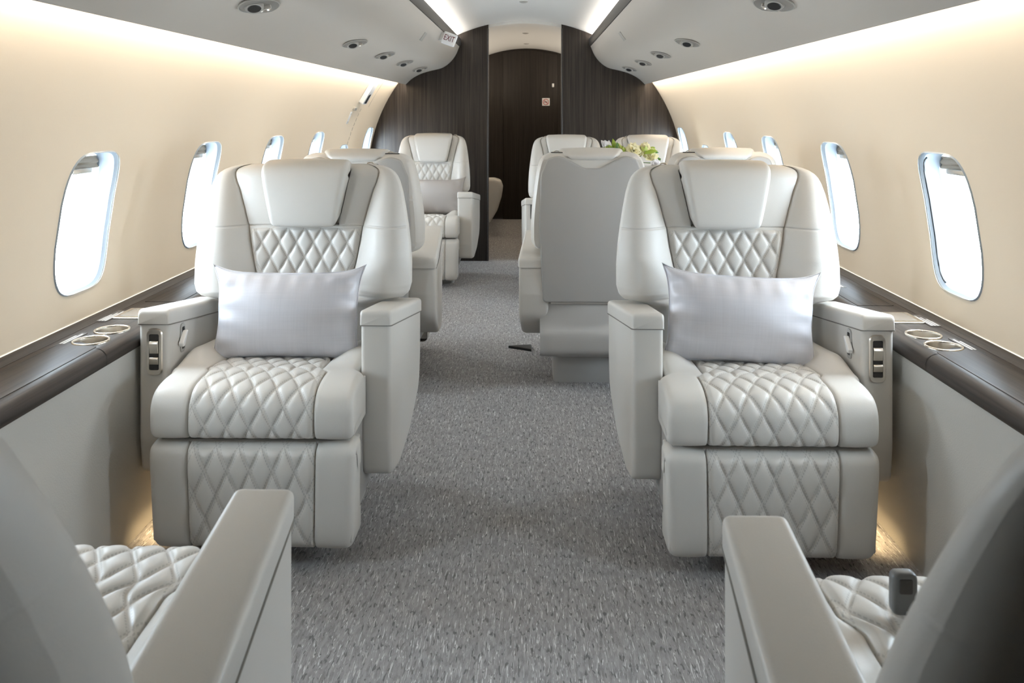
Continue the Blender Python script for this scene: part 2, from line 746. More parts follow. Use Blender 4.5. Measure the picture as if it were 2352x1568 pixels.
# lower side panels, ledges ---------------------------------------------------------
for side, nm in ((-1, 'wall_lower_left'), (1, 'wall_lower_right')):
    prof = [(1.03, 0.0), (1.03, 0.10), (1.034, 0.30), (1.036, 0.48), (1.036, 0.512)]
    P = np.array([[(side * x, y, z) for y in (Y0, Y1)] for x, z in prof])
    structure(grid_obj(nm, P, 'panel', None, flip=(side < 0)), 'grey leather lower side panel below the ledge')

for side, nm in ((-1, 'wall_rear_left'), (1, 'wall_rear_right')):
    P = np.array([[(side * 1.03, y, z) for y in (Y1 + 0.03, Y2)] for z in (0.0, 1.42)])
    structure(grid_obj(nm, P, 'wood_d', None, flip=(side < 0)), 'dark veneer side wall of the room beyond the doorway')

CUPS = ((1.102, 2.137), (1.102, 2.246))


def ledge(side, label):
    root = thing('side_ledge', label, 'ledge', (0, 0, 0))
    wx = wall_x(LEDGE)
    XE = 1.056
    # flat top with the cup holes cut out
    pts = [(XE, Y0), (wx - 0.028, Y0), (wx - 0.028, Y1), (XE, Y1)]
    edges = [(0, 1), (1, 2), (2, 3), (3, 0)]
    for cx, cy in CUPS:
        k0 = len(pts)
        pts += [(cx + 0.0430 * math.cos(2 * PI * k / 40), cy + 0.0430 * math.sin(2 * PI * k / 40)) for k in range(40)]
        edges += [(k0 + k, k0 + (k + 1) % 40) for k in range(40)]
    r = geometry.delaunay_2d_cdt([Vector(p) for p in pts], edges, [], 1, 1e-6)
    F = []
    for f in r[2]:
        cx = sum(r[0][k][0] for k in f) / len(f)
        cy = sum(r[0][k][1] for k in f) / len(f)
        if all((cx - a) ** 2 + (cy - b) ** 2 > 0.0425 ** 2 for a, b in CUPS):
            F.append(tuple(f) if side > 0 else tuple(f)[::-1])
    mesh('ledge_top', [(side * v[0], v[1], LEDGE) for v in r[0]], F, 'wood_h', root, smooth=False)
    # raised strip along the foot of the wall
    sec = [(wx - 0.0005, LEDGE + 0.012), (wx - 0.008, LEDGE + 0.012), (wx - 0.012, LEDGE + 0.010), (wx - 0.029, LEDGE + 0.0008), (wx - 0.029, LEDGE - 0.004)]
    P = np.array([[(side * x, y, z) for x, z in sec] for y in (Y0, Y1)])
    grid_obj('wall_strip', P, 'wood_h', root, flip=(side < 0), sharp=35)
    # rounded nosing in two lengths with a hairline joint between them
    sec = [(XE, LEDGE)]
    for k in range(1, 9):
        a = PI / 2 * k / 8
        sec.append((XE - 0.030 * math.sin(a), LEDGE - 0.028 * (1 - math.cos(a))))
    sec += [(1.026, 0.520), (1.029, 0.515), (1.034, 0.513), (1.06, 0.513)]
    for (ya, yb) in ((Y0, 2.07), (2.0735, Y1)):
        P = np.array([[(side * x, y, z) for x, z in sec] for y in (ya, yb)])
        grid_obj('ledge_nosing', P, 'wood_h', root, flip=(side > 0), sharp=35)
    P = np.array([[(side * (x + 0.0012), y, z - 0.0008) for x, z in sec] for y in (2.066, 2.078)])
    grid_obj('joint_backing', P, 'dark', root, flip=(side > 0), sharp=35)  # dark strip added behind the joint to block light leaking through
    # flush table lids, each a thin proud plate with a joint round it
    for (ya, yb) in ((0.55, 2.12), (2.585, 3.75)):
        pts = round_poly([(side * 1.058, ya), (side * 1.058, yb - 0.04), (side * 1.120, yb), (side * 1.168, yb), (side * 1.168, ya)], 0.003, 2)
        prism('table_lid', pts, LEDGE - 0.002, LEDGE + 0.0016, 0.0008, XY, 'wood_h', root, 2, sharp=30)
        gp = [(side * 1.168, ya), (side * 1.168, yb), (side * 1.120, yb), (side * 1.060, yb - 0.038)]
        tube('lid_joint', [(x, y, LEDGE + 0.0006) for x, y in gp], 0.0016, 'black', root, 6)
    # finger pull under the lid, in the nosing
    pts = round_poly([(1.36, 0.519), (1.62, 0.519), (1.66, 0.526), (1.62, 0.537), (1.38, 0.537)], 0.006, 4)
    prism('finger_pull', pts, side * 1.034, side * 1.0248, 0.001, YZ, 'black', root)
    for xc, yc in CUPS:
        cup = lathe('cup_holder', [(0.0435, 0.0015), (0.0405, 0.001), (0.0395, -0.01), (0.0390, -0.068), (0.034, -0.073), (0.0005, -0.073)], 'metal', root, 40,
                    (side * xc, yc, LEDGE))
        lathe('cup_rim', [(0.0400, 0.000), (0.0405, 0.003), (0.0425, 0.0045), (0.0450, 0.0045), (0.0465, 0.003), (0.0470, -0.001)], 'chrome', cup, 40,
              (side * xc, yc, LEDGE), 60)
    # cabin control panel: metal frame round a bronze screen
    cp = prism('control_panel', round_poly(rect(0.095, 0.12, side * 1.118, 2.425), 0.008), LEDGE - 0.001, LEDGE + 0.005, 0.002, XY, 'metal', root)
    prism('control_screen', round_poly(rect(0.066, 0.088, side * 1.118, 2.43), 0.004), LEDGE + 0.004, LEDGE + 0.0058, 0.0006, XY, 'screen', cp)
    # small printed placards
    for (x, y, w, d) in ((1.186, 2.40, 0.044, 0.13), (1.158, 2.155, 0.016, 0.11), (1.112, 2.91, 0.026, 0.13)):
        p = prism('placard', rect(w, d, side * x, y), LEDGE - 0.001, LEDGE + 0.0022, 0.0003, XY, 'placard', root)
        for k in range(4 if w > 0.04 else 2):
            ln = d * (0.85 - 0.15 * k)
            prism('printed_line', rect(0.005, ln, side * (x - w / 2 + 0.007 + 0.0085 * k), y - (d * 0.92 - ln) / 2), LEDGE + 0.002, LEDGE + 0.0026, 0.0002, XY, 'print', p)
    return root


ledge(-1, 'dark veneer side ledge with two cup holders, under the left windows')
ledge(1, 'dark veneer side ledge with two cup holders, under the right windows')

# overhead panels -------------------------------------------------------------------
BIN = [(-0.932, 1.378), (-0.885, 1.4215), (-0.818, 1.459), (-0.743, 1.483), (-0.648, 1.507), (-0.584, 1.551), (-0.540, 1.608), (-0.512, 1.673)]
bp, _ = smooth_path(BIN, 40)
for side, nm in ((-1, 'ceiling_left'), (1, 'ceiling_right')):
    sec = [(-0.895, 1.455), (-0.918, 1.405), (-0.930, 1.382)] + [tuple(q) for q in bp] + [(-0.512, 1.675), (-0.52, 1.676), (-0.66, 1.68)]
    ys = (Y0, Y1 - 0.001)
    P = np.array([[(-side * x if side > 0 else x, y, z) for x, z in sec] for y in ys])
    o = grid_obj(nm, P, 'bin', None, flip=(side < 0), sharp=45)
    structure(o, 'smooth grey overhead panel above the side windows')
for side, k in ((-1, 1), (1, 2)):
    sec = [(-0.520, 1.672), (-0.508, 1.676), (-0.5005, 1.690), (-0.4965, 1.728), (-0.499, 1.734), (-0.504, 1.734), (-0.512, 1.690), (-0.520, 1.680)]
    P = np.array([[(-side * x if side > 0 else x, y, z) for x, z in sec] for y in (Y0, Y1 - 0.002)])
    structure(grid_obj('trim_%d' % k, P, 'darkgrey', None, flip=(side < 0), wrap=True, sharp=35), 'dark strip along the inner edge of the overhead panel')

# centre ceiling
xs = np.linspace(-0.70, 0.70, 41)
P = np.array([[(x, y, ceil_z(x)) for x in xs] for y in (Y0, Y1 + 0.02)])
structure(grid_obj('ceiling', P, 'ceiling', None, flip=True), 'pale arched centre ceiling')
P = np.array([[(x, y, ceil_z(x) - 0.022) for x in xs] for y in (Y1 + 0.02, Y2)])
structure(grid_obj('ceiling_rear', P, 'ceiling', None, flip=True), 'pale arched ceiling beyond the doorway')
P = np.array([[(x, Y1 + 0.02, ceil_z(x) + dz) for x in xs] for dz in (0.0, -0.022)])
structure(grid_obj('trim_3', P, 'ceiling', None, flip=False), 'step in the ceiling over the doorway')


# bulkhead: two veneer panels beside an open doorway ---------------------------------
def bulkhead(y0, y1, xin, side, name, mat, label):
    out = [(xin, 0.0), (1.20, 0.0)]
    for z in np.linspace(0.45, 1.46, 24):
        out.append((wall_x(z) + 0.004, z))
    for x in np.linspace(0.90, xin, 16):
        out.append((x, min(ceil_z(x) + 0.003, 1.9)))
    pts = [(side * a, b) for a, b in out]
    o = prism(name, pts, y0, y1, 0.003, XZ, mat, None, 2)
    return structure(o, label)


bulkhead(Y1, Y1 + 0.035, 0.285, -1, 'wall_front_left', 'wood_v', 'dark upright-grained veneer bulkhead left of the doorway')
bulkhead(Y1, Y1 + 0.035, 0.285, 1, 'wall_front_right', 'wood_v', 'dark upright-grained veneer bulkhead right of the doorway')
for s in (-1, 1):
    structure(box('trim_%d' % (5 + s // 2 + (1 if s > 0 else 0)), (s * 0.289 - 0.006, Y1 - 0.004, 0), (s * 0.289 + 0.006, Y1 + 0.040, 1.815), 'darkgrey'),
              'dark edging of the doorway')
# far end of the aft room
ew = []
for z in np.linspace(0.0, 1.46, 24):
    ew.append((1.2 if z < 0.45 else wall_x(z), z))
for x in np.linspace(0.90, -0.90, 31):
    ew.append((x, ceil_z(x)))
for z in np.linspace(1.46, 0.0, 24):
    ew.append((-1.2 if z < 0.45 else -wall_x(z), z))
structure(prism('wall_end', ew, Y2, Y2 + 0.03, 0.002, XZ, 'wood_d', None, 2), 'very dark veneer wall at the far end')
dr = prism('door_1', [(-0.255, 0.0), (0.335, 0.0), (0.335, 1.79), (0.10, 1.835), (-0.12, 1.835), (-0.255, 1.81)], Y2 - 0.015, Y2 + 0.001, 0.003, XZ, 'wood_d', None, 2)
structure(dr, 'very dark veneer door at the far end')
box('door_latch', (0.275, Y2 - 0.03, 1.435), (0.297, Y2 - 0.012, 1.475), 'white', dr)
# rear wall behind the camera
bw = prism('wall_back', ew, Y0 - 0.03, Y0, 0.002, XZ, 'wood_d', None, 2)
structure(bw, 'veneer wall behind the camera')

# ------------------------------------------------------------------ seats
def usample(uq, hw, r, nc, skirt=True, nb=9):
    """cross positions u in [-1, 1] for one row, dense at the seam and the rounded edge (fractions)"""
    r_ = r / hw
    e = [1 - r_ * (1 - math.sin(PI / 2 * k / 6)) for k in range(7)]      # edge rounding, inner -> outer
    g = 0.0027 / hw
    seam = [uq + g * k for k in (-2, -1, 0, 1, 2)]
    bol = list(np.linspace(seam[-1], e[0], nb))[1:-1]
    half = seam + bol + e
    cen = list(np.linspace(-seam[0], seam[0], nc))[1:-1]
    left = [-v for v in half[::-1]]
    return np.array(left + cen + half), len(half), len(cen)


def quilt_h(x, s, dx, ds, H):
    a = x / dx + s / ds
    b = x / dx - s / ds
    D = 1.0 / math.sqrt(1 / dx ** 2 + 1 / ds ** 2)
    fa = np.abs(a - np.round(a))
    fb = np.abs(b - np.round(b))
    w = 0.0022 / D
    pa = np.clip((fa - w) / (0.5 - w), 0, 1)
    pb = np.clip((fb - w) / (0.5 - w), 0, 1)
    pa = 1 - (1 - pa) ** 2.9
    pb = 1 - (1 - pb) ** 2.9
    h = H * np.sqrt(pa * pb)
    # the taped seam between the twin stitch rows stands a little proud
    h += 0.0006 * (np.exp(-(fa / (0.6 * w)) ** 2) + np.exp(-(fb / (0.6 * w)) ** 2))
    return h, np.stack([a, b], -1)


def upholster(name, parent, path_pts, ns, hw_f, uq_f, r, dx, ds, H, side_name, nc=100, side_bulge=0.008, raise_f=None,
              depth=0.06, x0=None, fade=None):
    """padded surface swept along a (y, z) path: quilted centre, plain side bolsters, rounded edges"""
    p, s = smooth_path(path_pts, ns)
    t = np.gradient(p, axis=0)
    t /= np.linalg.norm(t, axis=1)[:, None]
    nrm = np.stack([t[:, 1], -t[:, 0]], 1)      # to the right of travel
    rows, uvs = [], []
    for i in range(ns):
        hw, uq = hw_f(p[i]), uq_f(p[i], s[i] / s[-1])
        u, nh, ncn = usample(uq, hw, r, nc)
        x = u * hw
        off = np.zeros_like(u)
        au = np.abs(u)
        # edge rounding
        k = np.clip((au - (1 - r / hw)) / (r / hw), 0, 1)
        off -= r * (1 - np.sqrt(np.clip(1 - k * k, 0, 1)))
        # bolster bulge
        q = np.clip((au - uq) / (1 - uq), 0, 1)
        off += side_bulge * np.sin(PI * np.clip(q * 1.1, 0, 1)) ** 0.8
        if raise_f:
            off += raise_f(p[i], q)
        # quilt
        inside = np.clip((uq - au) * hw / 0.012, 0, 1)
        h, uv = quilt_h(x, s[i], dx, ds, H)
        endf = fade(nrm[i]) if fade else 1.0
        off += np.where(au < uq, h * inside * endf, 0)
        off -= 0.0085 * np.exp(-((au - uq) * hw / 0.0024) ** 2)
        y = p[i, 0] + nrm[i, 0] * off
        z = p[i, 1] + nrm[i, 1] * off
        row = np.stack([x + (x0(p[i]) if x0 else 0.0), y, z], 1)
        # skirts going in
        a0 = row[0].copy()
        b0 = row[-1].copy()
        a0[1:] -= nrm[i] * depth
        b0[1:] -= nrm[i] * depth
        rows.append(np.vstack([a0, row, b0]))
        uvs.append(np.vstack([uv[:1], uv, uv[-1:]]))
    P, UV = np.array(rows), np.array(uvs)
    m0 = 1 + nh - 3          # index of the left seam centre
    m1 = P.shape[1] - 1 - m0
    cen = grid_obj(name, P[:, m0:m1 + 1], 'quilt', parent, uvs=UV[:, m0:m1 + 1])
    for a, b in ((0, m0 + 1), (m1, P.shape[1])):
        grid_obj(side_name, P[:, a:b], 'leather', cen)
    return cen


def make_seat(kind, label, group, arm_window=-1, back_hw=0.32, cush_hw=0.255, arm_t=0.086, control=True, rear_dark=False, dz_arm=0.0, lite=False, recline=0.08, arms=(-1, 1), shift=0.0, thick=0.11, aisle_screen=False, rear_k=0.86):
    """a seat facing -y ; legrest front at y = 0 ; arm_window = side (-1 / +1) of the arm next to the cabin wall"""
    root = thing('cabin_seat', label, 'seat', (0, 0, 0), 0, group)
    nc = 56 if lite else 100
    nsf = 0.6 if lite else 1.0
    lw = cush_hw + 0.004
    # --- legrest
    upholster('legrest', root, [(0.075, 0.322), (0.030, 0.321), (0.006, 0.307), (0.0, 0.27), (0.003, 0.18), (0.007, 0.095), (0.020, 0.060), (0.05, 0.051), (0.12, 0.052)],
              int(130 * nsf), lambda p: lw - 0.008 * (0.32 - p[1]) / 0.25, lambda p, t: 0.62, 0.020, 0.0575, 0.124, 0.0072, 'side_panel', nc, 0.002, depth=0.05,
              fade=lambda q: float(np.clip(1.0 - (abs(q[1]) - 0.2) * 2.0, 0, 1)))
    prism('legrest_core', round_poly([(0.016, 0.070), (0.012, 0.300), (0.115, 0.312), (0.115, 0.062)], [0.01, 0.01, 0.004, 0.004], 4),
          -lw + 0.009, lw - 0.009, 0.004, YZ, 'leather', root)
    # --- cushion: wide in front of the arms, narrower between them
    ch = cush_hw
    gap = 0.020 if arms == (-1, 1) else 0.0

    def tstep(p):
        g = float(np.clip((p[0] - 0.135) / 0.045, 0, 1)) if p[1] > 0.4 else 0.0
        return g * g * (3 - 2 * g)

    def rf(p, q):
        g = np.clip((p[0] - 0.17) / 0.14, 0, 1)
        g = g * g * (3 - 2 * g)
        return 0.034 * g * np.sin(PI / 2 * np.clip(q * 1.3, 0, 1)) ** 1.5

    upholster('seat_cushion', root, [(0.53 + shift, 0.424), (0.38, 0.438), (0.24, 0.455), (0.13, 0.466), (0.055, 0.461), (0.018, 0.444), (0.001, 0.415), (-0.002, 0.382), (0.001, 0.352), (0.014, 0.336), (0.05, 0.332), (0.14, 0.333)],
              int(180 * nsf), lambda p: ch - 0.004 * tstep(p), lambda p, t: 0.60 + 0.02 * t - 0.05 * float(np.clip((p[0] - 0.2) / 0.3, 0, 1)) * (p[1] > 0.4), 0.018,
              0.0575, 0.100, 0.0070, 'side_bolster', nc, 0.002, rf, 0.014, x0=lambda p: arm_window * gap * tstep(p),
              fade=lambda q: float(np.clip(1.0 + (q[1] + 0.45) * 1.9, 0, 1)))
    prism('cushion_core', round_poly([(0.014, 0.342), (0.014, 0.425), (0.045, 0.447), (0.168, 0.447), (0.168, 0.342)], [0.006, 0.02, 0.02, 0.002, 0.002], 4),
          -ch + 0.001, ch - 0.001, 0.003, YZ, 'leather', root)
    # --- shell under the cushion and pedestal
    prism('seat_shell', round_poly([(0.03, 0.10), (0.03, 0.325), (0.47 + shift, 0.36), (0.52 + shift, 0.20), (0.50 + shift, 0.125)], [0.01, 0.01, 0.02, 0.06, 0.02], 5),
          -cush_hw + 0.012, cush_hw - 0.012, 0.012, YZ, 'leather_rear', root)
    prism('pedestal', round_poly(rect(min(0.40, 1.6 * cush_hw), 0.30, 0, 0.33), 0.03, 5), 0.0, 0.16, 0.006, XY, 'leather_rear', root, both=False)

    # --- backrest
    sc = back_hw / 0.333
    m = recline
    lo = (cush_hw - 0.018) / sc
    HW = [(0.36, lo), (0.56, lo), (0.578, lo + 0.006), (0.586, lo + 0.03), (0.594, 0.312), (0.606, 0.326), (0.63, 0.333), (0.69, 0.333), (0.755, 0.328), (0.81, 0.320), (0.862, 0.311), (0.91, 0.301),
          (0.942, 0.291), (0.958, 0.283), (0.970, 0.273), (0.980, 0.259), (0.988, 0.239), (0.994, 0.208)]
    hw = lambda z: float(interp(z, HW)) * sc
    yc = lambda z: 0.495 + shift + m * (z - 0.65)
    dep = lambda z: float(interp(z, [(0.36, 0.0), (0.55, 0.02), (0.61, 0.058), (0.72, 0.064), (0.82, 0.052), (0.90, 0.032), (0.96, 0.014), (1.0, 0.004)]))
    us = lambda z: float(interp(z, [(0.36, 0.55), (0.56, 0.55), (0.60, 0.44), (0.655, 0.455), (0.72, 0.50), (0.80, 0.555), (0.86, 0.625), (0.915, 0.70), (0.955, 0.79), (0.98, 0.86), (1.0, 0.90)]))
    yr = lambda z: 0.495 + thick + shift + m * (z - 0.65) - 0.020 * max(0.0, (z - 0.65) / 0.35) ** 2
    SEAM = 0.806
    zs = sorted(set([round(v, 4) for v in list(np.linspace(0.36, 0.56, 6)) + list(np.linspace(0.565, 0.640, 24)) + list(np.linspace(0.65, 0.95, 31))
                     + list(np.linspace(0.955, 0.994, 16)) + [SEAM + d for d in (-0.005, -0.0025, 0, 0.0025, 0.005)]]))
    rows = []
    NF = NH = NCN = 0
    for z in zs:
        w, u_s, d = hw(z), us(z), dep(z)
        e = np.array([0.985, 0.993, 1.0])
        g = 0.0027 / w
        seam = [u_s + g * k for k in (-2, -1, 0, 1, 2)]
        half = seam + list(np.linspace(seam[-1], 0.98, 14))[1:] + [0.992, 1.0]
        hr = min(float(interp(z, [(0.80, 0.101), (0.83, 0.107), (0.98, 0.139), (1.0, 0.139)])) / w, seam[0] - 0.03)
        hs = [hr + k / w for k in (-0.004, -0.0012, 0.0012, 0.004)]
        cen = [-v for v in hs[::-1]] + list(np.linspace(-hs[0], hs[0], 11))[1:-1] + hs
        u = np.array([-v for v in half[::-1]] + cen + half)
        NH, NCN = len(half), len(cen)
        au = np.abs(u)
        q = np.clip((au - u_s) / (1 - u_s), 0, 1)
        f = np.where(q < 0.62, np.sin(PI / 2 * np.clip(q / 0.62, 0, 1)), 1 - 0.55 * ((q - 0.62) / 0.38) ** 2.2)
        y = yc(z) - d * f
        y += 0.0095 * np.exp(-((au - u_s) * w / 0.0024) ** 2)
        if z > 0.60:
            y += 0.004 * math.exp(-((z - SEAM) / 0.0022) ** 2)
        if z > 0.8065:
            y += 0.022 * min(1.0, max(0.0, (0.982 - z) / 0.03)) * np.clip((hr - au) * w / 0.002 + 0.5, 0, 1)
        # centre dishes slightly
        y += 0.010 * np.clip(1 - (au / max(u_s, 0.01)) ** 2, 0, 1)
        top = max(0.0, (z - 0.952) / 0.042)
        cap = 0.040 * (1 - math.sqrt(max(0.0, 1 - top * top)))
        y = y + cap
        front = np.stack([u * w, y, np.full_like(u, z)], 1)
        rw = w * rear_k
        yrr = yr(z) - cap
        yrr = max(yrr, y.max() + 0.004)
        ye = y[-1]
        side = []
        for k in range(1, 9):
            t = k / 9
            a = t * PI / 2
            xx = rw + (w - rw) * math.cos(a) ** 0.9 + 0.006 * math.sin(PI * t) * sc
            side.append((xx, ye + (yrr - ye) * (1 - (1 - t) ** 1.25), z))
        rear = [(x, yrr, z) for x in np.linspace(rw, -rw, 9)]
        lside = [(-a, b, c) for a, b, c in side[::-1]]
        rows.append(np.vstack([front, side, rear, lside]))
        NF = len(u)
    P = np.array(rows)
    nu = P.shape[1]
    # backrest: centre and rear; bolsters are the two front wings
    m0 = NH - 3
    m1 = NF - 1 - m0
    nz = len(zs)
    V = P.reshape(-1, 3)
    Fc = []
    for i in range(nz - 1):
        for j in list(range(m0, m1)) + list(range(NF - 1 + 4, nu - 4)):
            a, b = i * nu + j, i * nu + (j + 1) % nu
            Fc.append((a, b, b + nu, a + nu))
    Fc.append(tuple(range((nz - 1) * nu, nz * nu)))
    Fc.append(tuple(range(nu))[::-1])
    back = mesh('backrest', V, Fc, 'leather', root, sharp=55)
    for sgn in (-1, 1):
        if sgn < 0:
            idx = list(range(nu - 4, nu)) + list(range(0, m0 + 1))
        else:
            idx = list(range(m1, NF - 1 + 4 + 1))
        Q = P[:, idx]
        grid_obj('side_bolster', Q, 'leather', back)
    # quilted panel on the centre
    nzq = int(84 * nsf)
    zq = np.linspace(0.47, 0.800, nzq)
    rows, uvs = [], []
    for z in zq:
        w = hw(z) * us(z) - 0.0025
        x = np.linspace(-w, w, nc)
        h, uv = quilt_h(x, (z - 0.80) * 1.085, 0.0535, 0.100, 0.0068)
        ed = np.clip((w - np.abs(x)) / 0.012, 0, 1) * min(1.0, (0.800 - z) / 0.010 + 0.0)
        y = yc(z) + 0.010 * np.clip(1 - (x / (w + 0.0025)) ** 2, 0, 1) - 0.0015 - h * ed - 0.002 * ed + 0.004 * (1 - ed)
        rows.append(np.stack([x, y, np.full_like(x, z)], 1))
        uvs.append(uv)
    grid_obj('quilted_panel', np.array(rows), 'quilt', back, uvs=np.array(uvs))
    # rear upholstered panel with a dip under the headrest, slung skirt below it
    rwid = hw(0.8) * rear_k - 0.012
    prof = [(-rwid + 0.016, 0.366), (rwid - 0.016, 0.366), (rwid, 0.70), (rwid - 0.006, 0.90), (rwid - 0.035, 0.968), (rwid * 0.62, 0.982), (0.03, 0.928), (-0.03, 0.928), (-rwid * 0.62, 0.982),
            (-rwid + 0.035, 0.968), (-rwid + 0.006, 0.90), (-rwid, 0.70)]
    rr_ = [0.02, 0.02, 0.1, 0.06, 0.03, 0.08, 0.05, 0.05, 0.08, 0.03, 0.06, 0.1]
    if arms != (-1, 1):
        lw_ = cush_hw - 0.012
        prof = [(-lw_, 0.366), (lw_, 0.366), (lw_, 0.585), (rwid, 0.625)] + prof[3:-1] + [(-rwid, 0.625), (-lw_, 0.585)]
        rr_ = [0.02, 0.02, 0.03, 0.03] + rr_[3:-1] + [0.03, 0.03]
    pr = round_poly(prof, rr_, 6)
    prism('rear_panel', pr, -0.012, 0.009, 0.008, lambda a, b, t: (a, yr(b) + t, b), 'black' if rear_dark else 'leather_rear', back, both=False)
    sk, _ = smooth_path([(yr(0.37) - 0.03, 0.372), (yr(0.36) - 0.008, 0.362), (yr(0.36) - 0.004, 0.33), (yr(0.3) + 0.012, 0.27), (yr(0.3) + 0.030, 0.240), (yr(0.3) + 0.034, 0.20), (yr(0.3) + 0.028, 0.155), (yr(0.3) - 0.01, 0.135)], 30)
    xk = np.linspace(-1, 1, 33)
    rows = []
    for i, (yy, zz) in enumerate(sk):
        wv = 0.007 * math.sin(PI * min(1, max(0, (zz - 0.24) / 0.12)))
        w = rwid - 0.004 if arms == (-1, 1) else cush_hw
        rows.append([(x * w, yy + wv * math.sin(x * 4.2 + 1.2 + (zz - 0.3) * 12) - 0.016 * abs(x) ** 12, zz) for x in xk])
    grid_obj('rear_skirt', np.array(rows), 'leather_rear', back)
    # headrest, wrapping over the top
    hp = [(yc(0.81) + 0.020, 0.811), (yc(0.81) - 0.012, 0.8065), (yc(0.82) - 0.034, 0.815), (yc(0.87) - 0.043, 0.875), (yc(0.93) - 0.045, 0.935), (yc(0.98) - 0.036, 0.983), (yc(1.0) - 0.004, 1.003),
          (yc(1.0) + 0.040, 1.007), (yc(1.0) + 0.072, 0.998), (yr(0.98) + 0.006, 0.980), (yr(0.965) + 0.002, 0.966), (yr(0.95) - 0.025, 0.962)]
    p, s = smooth_path(hp, 60)
    t = np.gradient(p, axis=0)
    t /= np.linalg.norm(t, axis=1)[:, None]
    nr = np.stack([-t[:, 1], t[:, 0]], 1)
    rows = []
    for i in range(60):
        f = s[i] / s[-1]
        w = float(interp(f, [(0, 0.080), (0.04, 0.092), (0.09, 0.099), (0.5, 0.133), (0.62, 0.136), (0.75, 0.133), (0.86, 0.115), (1.0, 0.075)]))
        uu = np.array([-1, -1, -0.997, -0.985, -0.95, -0.90] + list(np.linspace(-0.84, 0.84, 13)) + [0.90, 0.95, 0.985, 0.997, 1, 1])
        au = np.abs(uu)
        k = np.clip((au - 0.88) / 0.12, 0, 1)
        off = -0.014 * (1 - np.sqrt(np.clip(1 - k * k, 0, 1))) + 0.004 * (1 - au ** 2)
        sk_ = 0.045 if f < 0.50 else 0.016
        off[0] -= sk_
        off[-1] -= sk_
        rows.append(np.stack([uu * w, p[i, 0] + nr[i, 0] * off, p[i, 1] + nr[i, 1] * off], 1))
    grid_obj('headrest', np.array(rows), 'leather', root, flip=True)
    # belt slot on the aisle-side shoulder
    ax = -arm_window * 0.185 * sc
    tilt = 0.0
    slot = prism('belt_slot', round_poly(rect(0.060, 0.022, ax, yc(0.99) + 0.058), 0.008, 4), 0.978, 0.9930, 0.002, XY, 'dark', back)
    ring = [(ax + 0.006 + 0.011 * math.cos(a), yc(0.99) + 0.056, 0.9925 + 0.006 * math.sin(a)) for a in np.linspace(0, 2 * PI, 16, endpoint=False)]
    tube('belt_ring', ring, 0.0025, 'metal', slot, 6, True)

    # --- arms
    for sgn in arms:
        wall = sgn == arm_window
        xin_ = cush_hw + 0.003 + (gap if wall else -gap)
        xi, xo = sgn * xin_, sgn * (xin_ + arm_t * (0.58 if wall and kind == 'group' else 1.0) + (0.003 if wall else 0.0))
        AF, AR = 0.176, 0.59 + shift * 0.5
        d = dz_arm
        prof = [(AF, 0.604 + d), (AF, 0.265), (AF + 0.012, 0.168), (AF + 0.11, 0.158), (AR - 0.16, 0.20), (AR - 0.02, 0.29), (AR, 0.40), (AR, 0.546 + d)]
        fl_ = 0.0 if wall else 0.026

        def flare(a, b, t, xi=xi, xo=xo, fl_=fl_, sgn=sgn):
            k = (t - xi) / (xo - xi)
            g = min(1.0, max(0.0, (a - AF) / 0.40))
            return (t + sgn * fl_ * k * g, a, b)
        body = prism('armrest', round_poly(prof, [0.004, 0.06, 0.03, 0.10, 0.10, 0.10, 0.05, 0.004], 7), xi, xo, 0.012, flare, 'leather', root)
        lo_, hi_ = min(xi, xo) - 0.0025, max(xi, xo) + 0.0025
        def padmap(a, b, t, xi=xi, xo=xo, fl_=fl_, sgn=sgn, d=d):
            k = (a - xi) / (xo - xi)
            g = min(1.0, max(0.0, (t - AF) / 0.40))
            return (a + sgn * fl_ * k * g, t, 0.580 + d + b - 0.14 * (t - AF))
        T0, T1, rr = AF - 0.006, AR + 0.006, 0.015
        sta = [(T0 + rr * (1 - math.sin(k * PI / 10)), rr * (1 - math.cos(k * PI / 10))) for k in range(5, -1, -1)]
        sta += [(T1 - rr * (1 - math.sin(k * PI / 10)), rr * (1 - math.cos(k * PI / 10))) for k in range(0, 6)]
        rows = []
        for t, dd in sta:
            e = 0.4 * dd
            q = round_poly([(lo_ + e, 0.0006), (hi_ - e, 0.0006), (hi_ - e, 0.042 - dd), (lo_ + e, 0.042 - dd)], [0.002, 0.002, 0.013, 0.013], 6)
            rows.append([padmap(x, z, t) for x, z in q])
        pd = grid_obj('arm_pad', np.array(rows), 'leather', body, wrap=True, caps=True, sharp=50)
        ln = [padmap(lo_ + 0.0005, -0.0004, t) for t in np.linspace(T1 - 0.01, T0 + 0.006, 8)] + [padmap(lo_ + 0.004, -0.0004, T0 + 0.0045), padmap(hi_ - 0.004, -0.0004, T0 + 0.0045)]
        ln += [padmap(hi_ - 0.0005, -0.0004, t) for t in np.linspace(T0 + 0.006, T1 - 0.01, 8)]
        tube('pad_seam', ln, 0.0016, 'seam', pd, 6)
        if not wall and aisle_screen:
            sc_ = prism('control_screen', round_poly(rect(arm_t * 0.55, 0.095, (xi + xo) / 2 + 0.012 * -sgn, 0.535), 0.006, 4), AF - 0.004, AF + 0.004, 0.001, XZ, 'black', body)
            prism('screen_cap', round_poly(rect(arm_t * 0.55, 0.03, (xi + xo) / 2 + 0.012 * -sgn, 0.566), 0.003, 4), AF - 0.006, AF + 0.002, 0.001, XZ, 'darkgrey', sc_)
